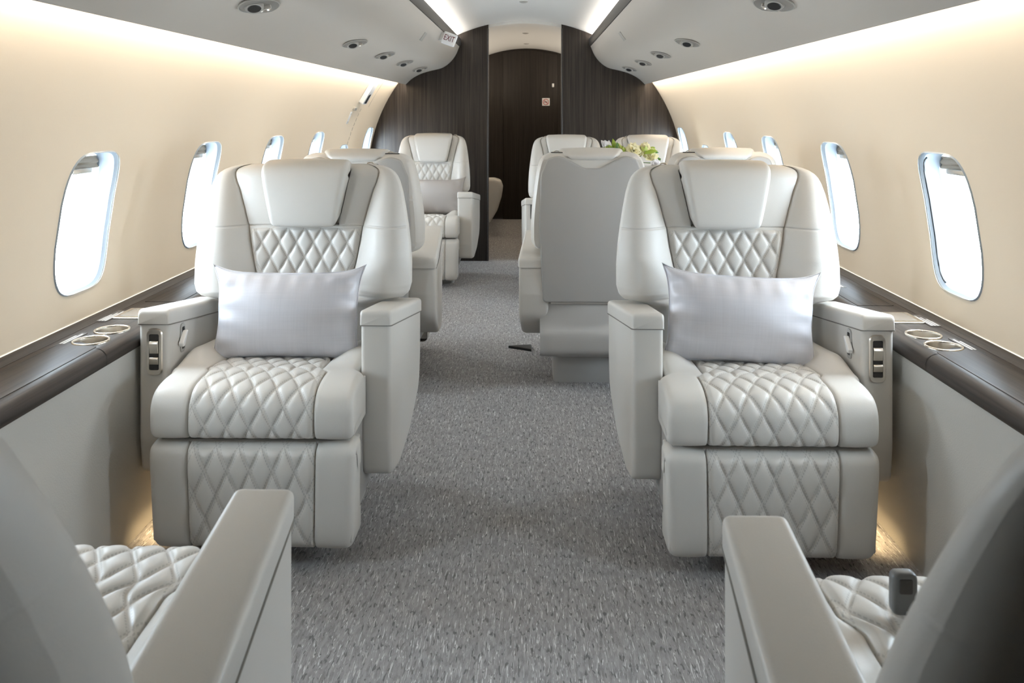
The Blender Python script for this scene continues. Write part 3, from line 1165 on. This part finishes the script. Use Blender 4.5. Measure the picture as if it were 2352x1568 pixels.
        if wall and control:
            xc = (xi + xo) / 2 - sgn * 0.002
            zc = 0.505
            o_ = round_poly(rect(0.045, 0.128, xc, zc), 0.019, 8)
            i_ = round_poly(rect(0.027, 0.098, xc, zc), 0.005, 8)
            yf = AF - 0.0015
            ring = np.array([[(a, yf, b) for a, b in o_], [(a, yf - 0.004, b) for a, b in inset(o_ if area2(o_) > 0 else o_[::-1], 0.0025)],
                             [(a, yf - 0.004, b) for a, b in i_], [(a, yf + 0.014, b) for a, b in i_]])
            bz = grid_obj('control_bezel', ring, 'metal', body, wrap=True, sharp=30)
            mesh('control_recess', [(xc - 0.0135, yf - 0.001, zc - 0.049), (xc + 0.0135, yf - 0.001, zc - 0.049), (xc + 0.0135, yf - 0.001, zc + 0.049), (xc - 0.0135, yf - 0.001, zc + 0.049)],
                 [(0, 1, 2, 3)], 'dark', bz, smooth=False)
            for zb, hb in ((0.013, 0.034), (-0.024, 0.020)):
                pr = round_poly([(yf + 0.002, zc + zb - hb / 2), (yf - 0.005, zc + zb - hb / 2), (yf - 0.009, zc + zb + hb * 0.3), (yf - 0.006, zc + zb + hb / 2), (yf + 0.002, zc + zb + hb / 2)], 0.002, 3)
                prism('control_button', pr, xc - 0.0122, xc + 0.0122, 0.001, YZ, 'metal', bz)
            # recline lever in the inner face
            xin = xi - sgn * 0.0005
            ol = round_poly(rect(0.030, 0.082, AF + 0.082, 0.522), 0.014, 8)
            rp = prism('lever_recess', ol, xin, xin - sgn * 0.003, 0.002, YZ, 'leather_rear', body, both=False)
            prism('lever_slot', round_poly(rect(0.016, 0.062, AF + 0.082, 0.522), 0.004, 4), xin - sgn * 0.002, xin - sgn * 0.0036, 0.0004, YZ, 'black', rp, both=False)
            lev = [(AF + a_, b_ - 0.023) for a_, b_ in ((0.089, 0.566), (0.078, 0.566), (0.050, 0.536), (0.054, 0.526), (0.064, 0.526))]
            prism('recline_lever', round_poly(lev, 0.004, 4), xin - sgn * 0.002, xin - sgn * 0.016, 0.003, YZ, 'white', rp)
    return root


G1 = 'club seats facing each other at the front of the cabin'
G2 = 'seats further along the cabin'
sA = make_seat('club', 'large quilted pale leather seat facing us on the left, silver pillow on it', G1, -1, 0.333, 0.259, 0.082)
sA.location = (-0.656, 2.06, 0)
sB = make_seat('club', 'large quilted pale leather seat facing us on the right, silver pillow on it', G1, 1, 0.333, 0.259, 0.082)
sB.location = (0.644, 2.04, 0)
# the two seats in front of the camera, turned away from it
sI = make_seat('club', 'seat seen from behind at the lower left corner, blurred grey backrest and armrest', G1, 1, 0.318, 0.259, 0.082, recline=0.42, shift=0.165)
sI.location = (-0.615, 1.35, 0)
sI.rotation_euler = (0, 0, PI)
sJ = make_seat('club', 'seat seen from behind at the lower right corner, with a black rear panel', G1, -1, 0.318, 0.259, 0.082, rear_dark=True, recline=0.42, shift=0.150, thick=0.045)
sJ.location = (0.630, 1.288, 0)
sJ.rotation_euler = (0, 0, PI)
# farther seats
sC = make_seat('single', 'seat with its back to us behind the front left seat, armrest beside the aisle', G2, 1, 0.266, 0.215, 0.090, lite=True, recline=0.12, shift=0.17, rear_k=0.92)
sC.location = (-0.663, 4.11, 0)
sC.rotation_euler = (0, 0, PI)
sF = make_seat('single', 'quilted seat facing us by the left bulkhead, with a grey pillow', G2, -1, 0.266, 0.222, 0.100, lite=True)
sF.location = (-0.655, 5.42, 0)
sD = make_seat('group', 'seat with its back fully towards us beside the aisle on the right', G2, -1, 0.250, 0.195, 0.098, control=False, dz_arm=-0.01, lite=True, rear_k=0.955)
sD.location = (0.300, 4.04, 0)
sD.rotation_euler = (0, 0, PI)
prism('floor_plate', [(0.25, -0.06), (0.362, -0.03), (0.30, 0.0), (0.25, 0.03)], 0.0, 0.012, 0.003, XY, 'black', sD, both=False)
sE = make_seat('group', 'seat with its back to us hidden behind the front right seat, by the windows', G2, -1, 0.250, 0.140, 0.050, control=False, dz_arm=-0.01, lite=True, arms=(1,), rear_k=0.955)
sE.location = (0.852, 4.06, 0)
sE.rotation_euler = (0, 0, PI)
sG = make_seat('group', 'far seat facing us at the aisle edge of the right-hand table', G2, 1, 0.254, 0.195, 0.096, control=False, lite=True, aisle_screen=True)
sG.location = (0.285, 5.03, 0)
sH = make_seat('group', 'far seat facing us beside the right windows, behind the flowers', G2, 1, 0.254, 0.140, 0.058, control=False, lite=True, arms=(-1,))
sH.location = (0.830, 5.03, 0)


# ------------------------------------------------------------------ pillows
def pillow(label, w, h, t, loc, rx, ry, rz, seed, mat='satin', group='small satin pillows on the seats'):
    n = 61
    g = np.linspace(-1, 1, n)
    U, Vv = np.meshgrid(g, g)
    r = np.random.default_rng(seed)
    ph = r.uniform(0, 6.28, 8)
    cor0 = (np.abs(U) * np.abs(Vv)) ** 9
    X = U * (1 + 0.055 * cor0 - 0.060 * (1 - np.abs(Vv) ** 2.5) * np.abs(U) ** 3) * w / 2
    Z = Vv * (1 + 0.12 * cor0 - 0.085 * (1 - np.abs(U) ** 3.0) * np.abs(Vv) ** 3) * h / 2
    base = np.clip((1 - np.abs(U) ** 2.6) * (1 - np.abs(Vv) ** 2.3), 0, 1)
    T = t / 2 * base ** 0.52
    cor = (np.abs(U) * np.abs(Vv)) ** 2
    wr = 0.008 * np.sin(U * 11 + Vv * 6 + ph[0]) * cor + 0.007 * np.sin(U * 5 - Vv * 11 + ph[1]) * cor
    wr += 0.0050 * np.sin(Vv * 14 + U * 2 + ph[2]) * np.abs(U) ** 4 + 0.0032 * np.sin(U * 26 + ph[3]) * np.abs(Vv) ** 4
    wr += 0.0012 * np.sin(U * 3.1 + Vv * 5.2 + ph[4])
    wr *= np.clip(base * 6, 0, 1)
    edge = 0.004 * np.sin(U * 7 + ph[5]) * (np.abs(Vv) ** 8) + 0.003 * np.sin(Vv * 8 + ph[6]) * np.abs(U) ** 8
    F = np.stack([X, -(T + wr) + edge, Z], -1)
    B = np.stack([X, (T * 0.9) + edge, Z], -1)
    V = np.vstack([F.reshape(-1, 3), B.reshape(-1, 3)])
    k = n * n
    fs = grid_faces(n, n) + [tuple(v + k for v in f) for f in grid_faces(n, n, flip=True)]
    b = []
    for i in range(n - 1):
        b += [(i, i + k, i + 1 + k, i + 1), ((n - 1) * n + i, (n - 1) * n + i + 1, (n - 1) * n + i + 1 + k, (n - 1) * n + i + k),
              (i * n, (i + 1) * n, (i + 1) * n + k, i * n + k), (i * n + n - 1, i * n + n - 1 + k, (i + 1) * n + n - 1 + k, (i + 1) * n + n - 1)]
    fs += b
    me = mesh('pillow', V, fs, mat)
    bm = bmesh.new()
    bm.from_mesh(me.data)
    bmesh.ops.remove_doubles(bm, verts=bm.verts, dist=1e-5)
    bmesh.ops.recalc_face_normals(bm, faces=bm.faces)
    bm.to_mesh(me.data)
    bm.free()
    me.location = loc
    me.rotation_euler = (rx, ry, rz)
    tag(me, label, 'pillow', group)
    # piped edge
    u = np.linspace(-1, 1, 30)
    loop = []
    for a, bb in [(v, -1) for v in u] + [(1, v) for v in u[1:]] + [(v, 1) for v in u[::-1][1:]] + [(-1, v) for v in u[::-1][1:-1]]:
        c0_ = (abs(a) * abs(bb)) ** 9
        x = a * (1 + 0.055 * c0_ - 0.060 * (1 - abs(bb) ** 2.5) * abs(a) ** 3) * w / 2
        z = bb * (1 + 0.12 * c0_ - 0.085 * (1 - abs(a) ** 3) * abs(bb) ** 3) * h / 2
        e = 0.004 * math.sin(a * 7 + ph[5]) * abs(bb) ** 8 + 0.003 * math.sin(bb * 8 + ph[6]) * abs(a) ** 8
        loop.append((x, e, z))
    tube('pillow_seam', loop, 0.0022, mat, me, 6, True)
    return me


M['satin_grey'] = simple('grey_woven_fabric', (0.40, 0.375, 0.36), 0.55, bump=0.2, scale=500)
pillow('silver satin pillow leaning on the front left seat', 0.430, 0.258, 0.135, (-0.664, 2.408, 0.566), -0.16, 0.0, 0.01, 3)
pillow('silver satin pillow tilted on the front right seat', 0.430, 0.258, 0.135, (0.648, 2.388, 0.566), -0.16, 0.055, -0.02, 5)
pillow('grey woven pillow on the seat by the left bulkhead', 0.40, 0.25, 0.12, (-0.62, 5.79, 0.570), -0.16, 0.0, 0.0, 9, 'satin_grey')

# ------------------------------------------------------------------ conference table with flowers
tb = thing('conference_table', 'dark veneer table between the four right-hand seats, under the flowers', 'table', (0.66, 4.60, 0))
prism('table_top', round_poly(rect(0.66, 0.46), 0.03, 5), 0.655, 0.685, 0.006, XY, 'wood_h', tb)
prism('table_leg', round_poly(rect(0.10, 0.26), 0.03, 5), 0.0, 0.66, 0.004, XY, 'leather_rear', tb)

fa = thing('flower_arrangement', 'cream flowers and green leaves in a vase on the right-hand table', 'flowers', (0.60, 4.60, 0.685))
lathe('vase', [(0.001, 0.0), (0.045, 0.0), (0.06, 0.03), (0.068, 0.09), (0.055, 0.14), (0.05, 0.155), (0.045, 0.155), (0.05, 0.13), (0.06, 0.08), (0.001, 0.02)], 'vase', fa, 24)


def leaf(name, base, tip, width, mat, parent, cup=0.25, n=7):
    b, t = Vector(base), Vector(tip)
    d = t - b
    L = d.length
    d.normalize()
    side = d.cross(Vector((0.3, -1, 0.4))).normalized()
    up = side.cross(d).normalized()
    V, F = [], []
    for i in range(n):
        f = i / (n - 1)
        w = width * (math.sin(PI * min(1, f * 0.96 + 0.04)) ** 0.8)
        c = b + d * (L * f) + up * (math.sin(PI * f) * L * 0.10)
        for k in (-1, 0, 1):
            V.append(c + side * (w / 2 * k) + up * (cup * w * abs(k)))
    for i in range(n - 1):
        for k in (0, 1):
            a = i * 3 + k
            F.append((a, a + 1, a + 4, a + 3))
    o = mesh(name, V, F, mat, parent)
    sm = o.modifiers.new('thick', 'SOLIDIFY')
    sm.thickness = 0.0012
    return o


def bloom(parent, c, r, mat, nrm=(0, -0.6, 0.8)):
    head = None
    nv = Vector(nrm).normalized()
    a = nv.orthogonal().normalized()
    b = nv.cross(a)
    for ring, (cnt, lift, rad) in enumerate(((6, 0.35, 1.0), (6, 0.8, 0.75), (5, 1.2, 0.45))):
        for k in range(cnt):
            an = 2 * PI * (k + 0.5 * ring) / cnt + random.uniform(-0.15, 0.15)
            dr = a * math.cos(an) + b * math.sin(an)
            leaf('petal', Vector(c), Vector(c) + dr * (r * rad) + nv * (r * lift), r * 0.95 * (rad ** 0.5), mat, parent, 0.35, 6)


def fpix(u, v, dy=0.0):
    """where a point seen at (u, v) sits in the arrangement, in its own frame (a table-top measuring aid)"""
    Y = 4.60 + dy
    return Vector((0.049 + (u - 1220) / FPX * Y - 0.60, dy, 1.157 - (v - 259) / FPX * Y - 0.685))


core = Vector((0, 0, 0.16))
for (u, v, r, mt) in ((1452, 350, 0.05, 'petal'), (1480, 342, 0.035, 'petal'), (1492, 362, 0.048, 'petal'), (1505, 378, 0.03, 'petal_white'), (1466, 352, 0.04, 'petal')):
    bloom(fa, fpix(u, v, random.uniform(-0.05, 0.03)), r, mt)
c0 = fpix(1391, 336)
for k in range(4):
    an = k * PI / 2
    leaf('petal', c0 + Vector((0.0, 0, -0.03)), c0 + Vector((0.022 * math.cos(an) - 0.004, 0.022 * math.sin(an), 0.035)), 0.036, 'petal_white', fa, 0.5)
for (u0, v0, u1, v1, w, mt) in ((1415, 350, 1406, 321, 0.020, 'leaf'), (1420, 352, 1413, 330, 0.016, 'bud'), (1402, 346, 1385, 338, 0.018, 'leaf'), (1398, 350, 1382, 346, 0.016, 'leaf'),
                                (1422, 350, 1425, 334, 0.014, 'bud'), (1430, 354, 1431, 336, 0.014, 'bud'), (1410, 350, 1396, 332, 0.014, 'leaf'), (1436, 356, 1434, 341, 0.012, 'bud'),
                                (1478, 352, 1510, 346, 0.018, 'leaf'), (1482, 350, 1506, 342, 0.018, 'bud'), (1484, 356, 1508, 355, 0.014, 'leaf'), (1486, 352, 1502, 358, 0.012, 'bud'),
                                (1500, 372, 1517, 364, 0.030, 'leaf_dark'), (1494, 382, 1504, 392, 0.034, 'leaf_dark'), (1500, 376, 1512, 374, 0.022, 'leaf'), (1498, 380, 1510, 384, 0.02, 'bud'),
                                (1478, 348, 1471, 336, 0.016, 'bud'), (1480, 348, 1482, 334, 0.018, 'bud'), (1425, 352, 1440, 352, 0.014, 'leaf'), (1405, 352, 1392, 350, 0.014, 'leaf_dark'),
                                (1412, 348, 1400, 338, 0.014, 'leaf_dark'), (1440, 356, 1437, 346, 0.014, 'leaf_dark'), (1388, 352, 1384, 340, 0.012, 'leaf'), (1408, 346, 1407, 318, 0.022, 'leaf'), (1416, 348, 1417, 326, 0.018, 'leaf_dark'), (1424, 350, 1420, 328, 0.018, 'bud'), (1432, 352, 1427, 334, 0.018, 'leaf'), (1400, 346, 1390, 334, 0.018, 'leaf'), (1396, 348, 1386, 344, 0.016, 'bud'), (1438, 356, 1440, 340, 0.016, 'bud'), (1444, 356, 1446, 344, 0.012, 'bud'), (1430, 350, 1434, 338, 0.014, 'leaf'), (1404, 348, 1398, 330, 0.016, 'bud'), (1488, 350, 1512, 350, 0.016, 'leaf_dark'), (1484, 346, 1504, 338, 0.016, 'leaf'), (1496, 372, 1515, 378, 0.024, 'leaf_dark')):
    dy = random.uniform(-0.05, 0.05)
    leaf('leaf', fpix(u0, v0, dy), fpix(u1, v1, dy + random.uniform(-0.02, 0.02)), w * 1.25, mt, fa)
for (u1, v1) in ((1391, 342), (1410, 350), (1425, 352), (1452, 356), (1480, 352), (1498, 374)):
    p1 = fpix(u1, v1)
    tube('stalk', [(0.0, 0.0, 0.10), core * 0.5 + p1 * 0.5 + Vector((0, 0, 0.02)), p1], 0.003, 'leaf_dark', fa, 6)
tube('twig', [core, fpix(1464, 338), fpix(1476, 331), fpix(1485, 326)], [0.003, 0.003, 0.0025, 0.001], 'stem', fa, 6)

# ------------------------------------------------------------------ divan in the room beyond
dv = thing('divan', 'end of a white leather divan seen through the doorway', 'sofa', (0, 0, 0))
dp = [(-0.95, 0.12), (-0.34, 0.12), (-0.27, 0.24), (-0.232, 0.36), (-0.218, 0.46), (-0.240, 0.52), (-0.30, 0.54), (-0.95, 0.53)]
prism('divan_arm', round_poly(dp, [0.02, 0.04, 0.08, 0.08, 0.05, 0.04, 0.05, 0.02], 6), 7.75, 7.93, 0.03, XZ, 'leather', dv)
prism('divan_seat', round_poly([(-0.98, 0.10), (-0.40, 0.10), (-0.36, 0.34), (-0.40, 0.40), (-0.98, 0.40)], [0.01, 0.03, 0.05, 0.05, 0.01], 5), 7.93, 8.85, 0.02, XZ, 'leather', dv)
prism('divan_base', rect(0.5, 0.12, -0.68, 0.06), 7.8, 8.85, 0.004, XZ, 'darkgrey', dv)

# ------------------------------------------------------------------ overhead fittings
def bin_pt(x, side):
    """point and outward normal on the overhead panel at |x|"""
    q = bp[np.argsort(bp[:, 0])]
    z = float(np.interp(-abs(x), q[:, 0], q[:, 1]))
    z2 = float(np.interp(-abs(x) + 0.01, q[:, 0], q[:, 1]))
    t = Vector((0.01, 0, z2 - z)).normalized()
    nn = Vector((t.z, 0, -t.x))
    return Vector((side * abs(x), 0, z)), Vector((-side * -nn.x * -1 if False else (nn.x if side < 0 else -nn.x), 0, nn.z))


def on_bin(o, x, y, side, lift=0.0):
    p, nn = bin_pt(x, side)
    z = nn
    yv = Vector((0, 1, 0))
    xv = yv.cross(z)
    m = Matrix((xv, yv, z)).transposed().to_4x4()
    m.translation = p + nn * lift + Vector((0, y, 0))
    o.matrix_world = m
    return o


def vent_unit(side, y, label, s=1.0):
    r = thing('air_vent_unit', label, 'air vent', (0, 0, 0), 0, 'reading light and air vent units under the overhead panels')
    # eye-shaped dish with a nozzle, a reading light and a small bar
    eye = []
    for k in range(32):
        a = 2 * PI * k / 32
        eye.append((0.054 * math.sin(a) * abs(math.sin(a)) ** 0.35 * s, 0.115 * math.cos(a) * s))
    V, F = prism_data(eye, -0.004, 0.005, 0.004, XY, 3, False)
    mesh('dish', V, F, 'dish', r, sharp=40)
    tube('dish_rim', [(a, b, 0.004) for a, b in eye], 0.0022, 'grille', r, 6, True)
    nz = lathe('air_nozzle', [(0.028, -0.030), (0.028, 0.010), (0.025, 0.015), (0.020, 0.015), (0.018, 0.008), (0.0, 0.006)], 'grille', r, 24)
    lathe('nozzle_opening', [(0.0195, 0.0142), (0.018, 0.0156), (0.0, 0.0156)], 'black', nz, 24)
    nz.location = (0.006, -0.030, 0.002)
    nz.rotation_euler = (0.42, 0, 0)
    box('light_bar', (-0.030, 0.010, 0.0), (0.030, 0.020, 0.016), 'bin', r, 0.002)
    rl = lathe('reading_light', [(0.020, 0.0), (0.020, 0.010), (0.016, 0.012), (0.012, 0.006), (0.0, 0.006)], 'metal', r, 20, (0.0, 0.045, 0.0))
    on_bin(r, 0.76, y, side, 0.001)
    return r


order = ['nearest', 'second', 'third', 'fourth', 'farthest']
for side, nm in ((-1, 'left'), (1, 'right')):
    for k, y in enumerate((2.44, 3.78, 4.56, 5.27, 6.0)):
        vent_unit(side, y, '%s air vent and reading light unit under the %s overhead panel' % (order[k], nm))
    for k, (y, x) in enumerate(((1.985, 0.745),)):
        r = thing('oxygen_mask_door', 'flat square oxygen mask door in the %s overhead panel' % nm, 'panel', (0, 0, 0), 0, 'oxygen mask doors in the overhead panels')
        wd = 0.20 if k == 0 else 0.13
        prism('door_plate', round_poly(rect(wd, 0.38 - 0.16 * k), 0.008, 4), -0.002, 0.004, 0.0015, XY, 'bin', r, both=False)
        q = round_poly(rect(wd + 0.004, 0.384 - 0.16 * k), 0.008, 4)
        tube('door_gap', [(a, b, 0.0022) for a, b in q], 0.0016 if k == 0 else 0.0010, 'dark' if k == 0 else 'grille', r, 6, True)
        on_bin(r, x, y, side, 0.002)
    r = thing('speaker_grille', 'small square grey speaker grille on the %s overhead panel' % nm, 'speaker', (0, 0, 0), 0, 'speaker grilles on the overhead panels')
    prism('grille_plate', round_poly(rect(0.055, 0.085), 0.006, 4), -0.002, 0.0025, 0.001, XY, 'grille', r, both=False)
    for i in range(5):
        for j in range(3):
            pass
    on_bin(r, 0.556, 4.62, side, 0.001)

# exit sign on the left panel
es = thing('exit_sign', 'white sign with dark red EXIT lettering on the left overhead panel', 'sign', (-0.468, 5.20, 1.622), 0)
es.rotation_euler = (0, math.radians(20), 0)
prism('sign_box', round_poly(rect(0.088, 0.078), 0.009, 5), 0.0, 0.035, 0.005, XZ, 'white', es)
prism('sign_mount', round_poly(rect(0.060, 0.055, -0.042, 0.0), 0.005, 4), 0.012, 0.033, 0.003, XZ, 'white', es)


def text(name, body, size, mat, parent, loc, rot, ext=0.0008, sx=1.0, align='CENTER'):
    cu = bpy.data.curves.new(name, 'FONT')
    cu.body = body
    cu.size = size
    cu.extrude = ext
    cu.align_x = align
    cu.align_y = 'CENTER'
    cu.resolution_u = 2
    cu.materials.append(M[mat])
    t = bpy.data.objects.new(name, cu)
    C.objects.link(t)
    me = bpy.data.meshes.new_from_object(t.evaluated_get(bpy.context.evaluated_depsgraph_get()))
    bpy.data.objects.remove(t)
    me.materials.clear()
    me.materials.append(M[mat])
    o = link(name, me, parent)
    o.location = loc
    o.rotation_euler = rot
    o.scale = (sx, 1, 1)
    return o


text('exit_lettering', 'EXIT', 0.052, 'darkred', es, (0, -0.0006, 0.002), (PI / 2, 0, 0), 0.0008, 0.66)

# small round fittings along the centre ceiling
for k, (y, rear) in enumerate(((5.36, 0), (7.25, 0.022), (8.35, 0.022))):
    o = lathe('smoke_detector', [(0.0, -0.008), (0.016, -0.008), (0.026, -0.004), (0.030, 0.002)], 'grille', None, 20, (0, 0, 0))
    o.location = (0.0, y, CEIL_TOP - rear - 0.001)
    tag(o, ('small round fitting on the main centre ceiling', 'nearer small round fitting on the ceiling beyond the doorway', 'farther small round fitting on the ceiling beyond the doorway')[k],
        'detector', 'round fittings along the ceiling')

# no smoking placard on the far door
ns = thing('no_smoking_sign', 'small white no smoking sign with a red ring on the far dark door', 'sign', (0.209, Y2 - 0.017, 1.275))
prism('sign_plate', round_poly(rect(0.084, 0.084), 0.008, 4), -0.004, 0.0, 0.0015, XZ, 'white', ns)
rg = [(0.030 * math.cos(a), -0.0045, 0.030 * math.sin(a)) for a in np.linspace(0, 2 * PI, 28, endpoint=False)]
tube('red_ring', rg, 0.0032, 'red', ns, 6, True)
tube('red_bar', [(-0.021, -0.005, 0.021), (0.021, -0.005, -0.021)], 0.003, 'red', ns, 6)
box('cigarette', (-0.020, -0.0052, -0.004), (0.016, -0.0038, 0.003), 'black', ns, 0.0005)

# emergency exit on the left wall: handle cover, slot, latch, placards, seam lines
def wall_piece(name, y, z, w, h, t, mat, parent, rad=0.004, lift=0.0, side=-1):
    s0 = RW * math.asin((z - ZC) / RW)
    pts = round_poly(rect(w, h), rad, 3)
    V, F = prism_data(pts, 0.0, t, min(0.003, t * 0.4), lambda a, b, q: on_wall(side, y + a, s0 + b, -(q + lift)), 2, False)
    return mesh(name, V, F, mat, parent, sharp=40)


hc = thing('emergency_exit_release', 'white emergency exit handle cover with a black slot on the left wall', 'handle', (0, 0, 0))
hb = wall_piece('handle_cover', 5.50, 1.30, 0.125, 0.17, 0.030, 'white', hc, 0.012, 0.0005)
wall_piece('handle_slot', 5.50, 1.268, 0.066, 0.080, 0.002, 'black', hb, 0.006, 0.0305)
wall_piece('latch', 5.40, 1.185, 0.060, 0.020, 0.012, 'grille', hc, 0.004, 0.0005)
wp = wall_piece('instruction_placard', 5.36, 1.125, 0.050, 0.085, 0.0015, 'white', hc, 0.003, 0.0005)
for k in range(5):
    wall_piece('printed_line', 5.365, 1.150 - 0.013 * k, 0.026 - 0.003 * (k % 2), 0.005, 0.0006, 'grille', wp, 0.001, 0.0018)
for k in range(9):
    wall_piece('seam_dash', 5.62 - 0.008 * k, 1.175 - 0.032 * k, 0.004, 0.024, 0.001, 'seam', hc, 0.001, 0.0005)
sm = []
for z in np.linspace(1.20, 1.40, 14):
    sm.append(on_wall(-1, 5.86 - 0.02 * ((1.40 - z) / 0.2) ** 2, RW * math.asin((z - ZC) / RW), 0.0))
st = tube('trim_4', sm, 0.0016, 'seam', None, 6)
structure(st, 'seam of the emergency exit hatch in the left wall')


# seat belt buckle standing on the lower right cushion
bk = thing('seat_belt_buckle', 'dark grey seat belt buckle on the lower right quilted cushion', 'buckle', (0.556, 1.140, 0.474))
prism('buckle_body', round_poly(rect(0.034, 0.058, 0, 0.030), 0.010, 5), -0.009, 0.009, 0.005, XZ, 'buckle', bk)
prism('release_button', round_poly(rect(0.018, 0.020, 0, 0.042), 0.003, 4), -0.0105, -0.008, 0.001, XZ, 'darkgrey', bk)
st, _ = smooth_path([(0.0, 0.0, 0.006), (0.03, 0.004, 0.004), (0.08, -0.03, 0.006), (0.12, -0.10, 0.008)], 14)
V = []
for p in st:
    for dz, dy in ((0, -0.012), (0, 0.012), (0.003, 0.012), (0.003, -0.012)):
        V.append((p[0], p[1] + dy, p[2] + dz))
F = grid_faces(len(st), 4, True) + [(3, 2, 1, 0), tuple(len(V) - 4 + k for k in range(4))]
mesh('webbing', V, F, 'buckle', bk, sharp=40)
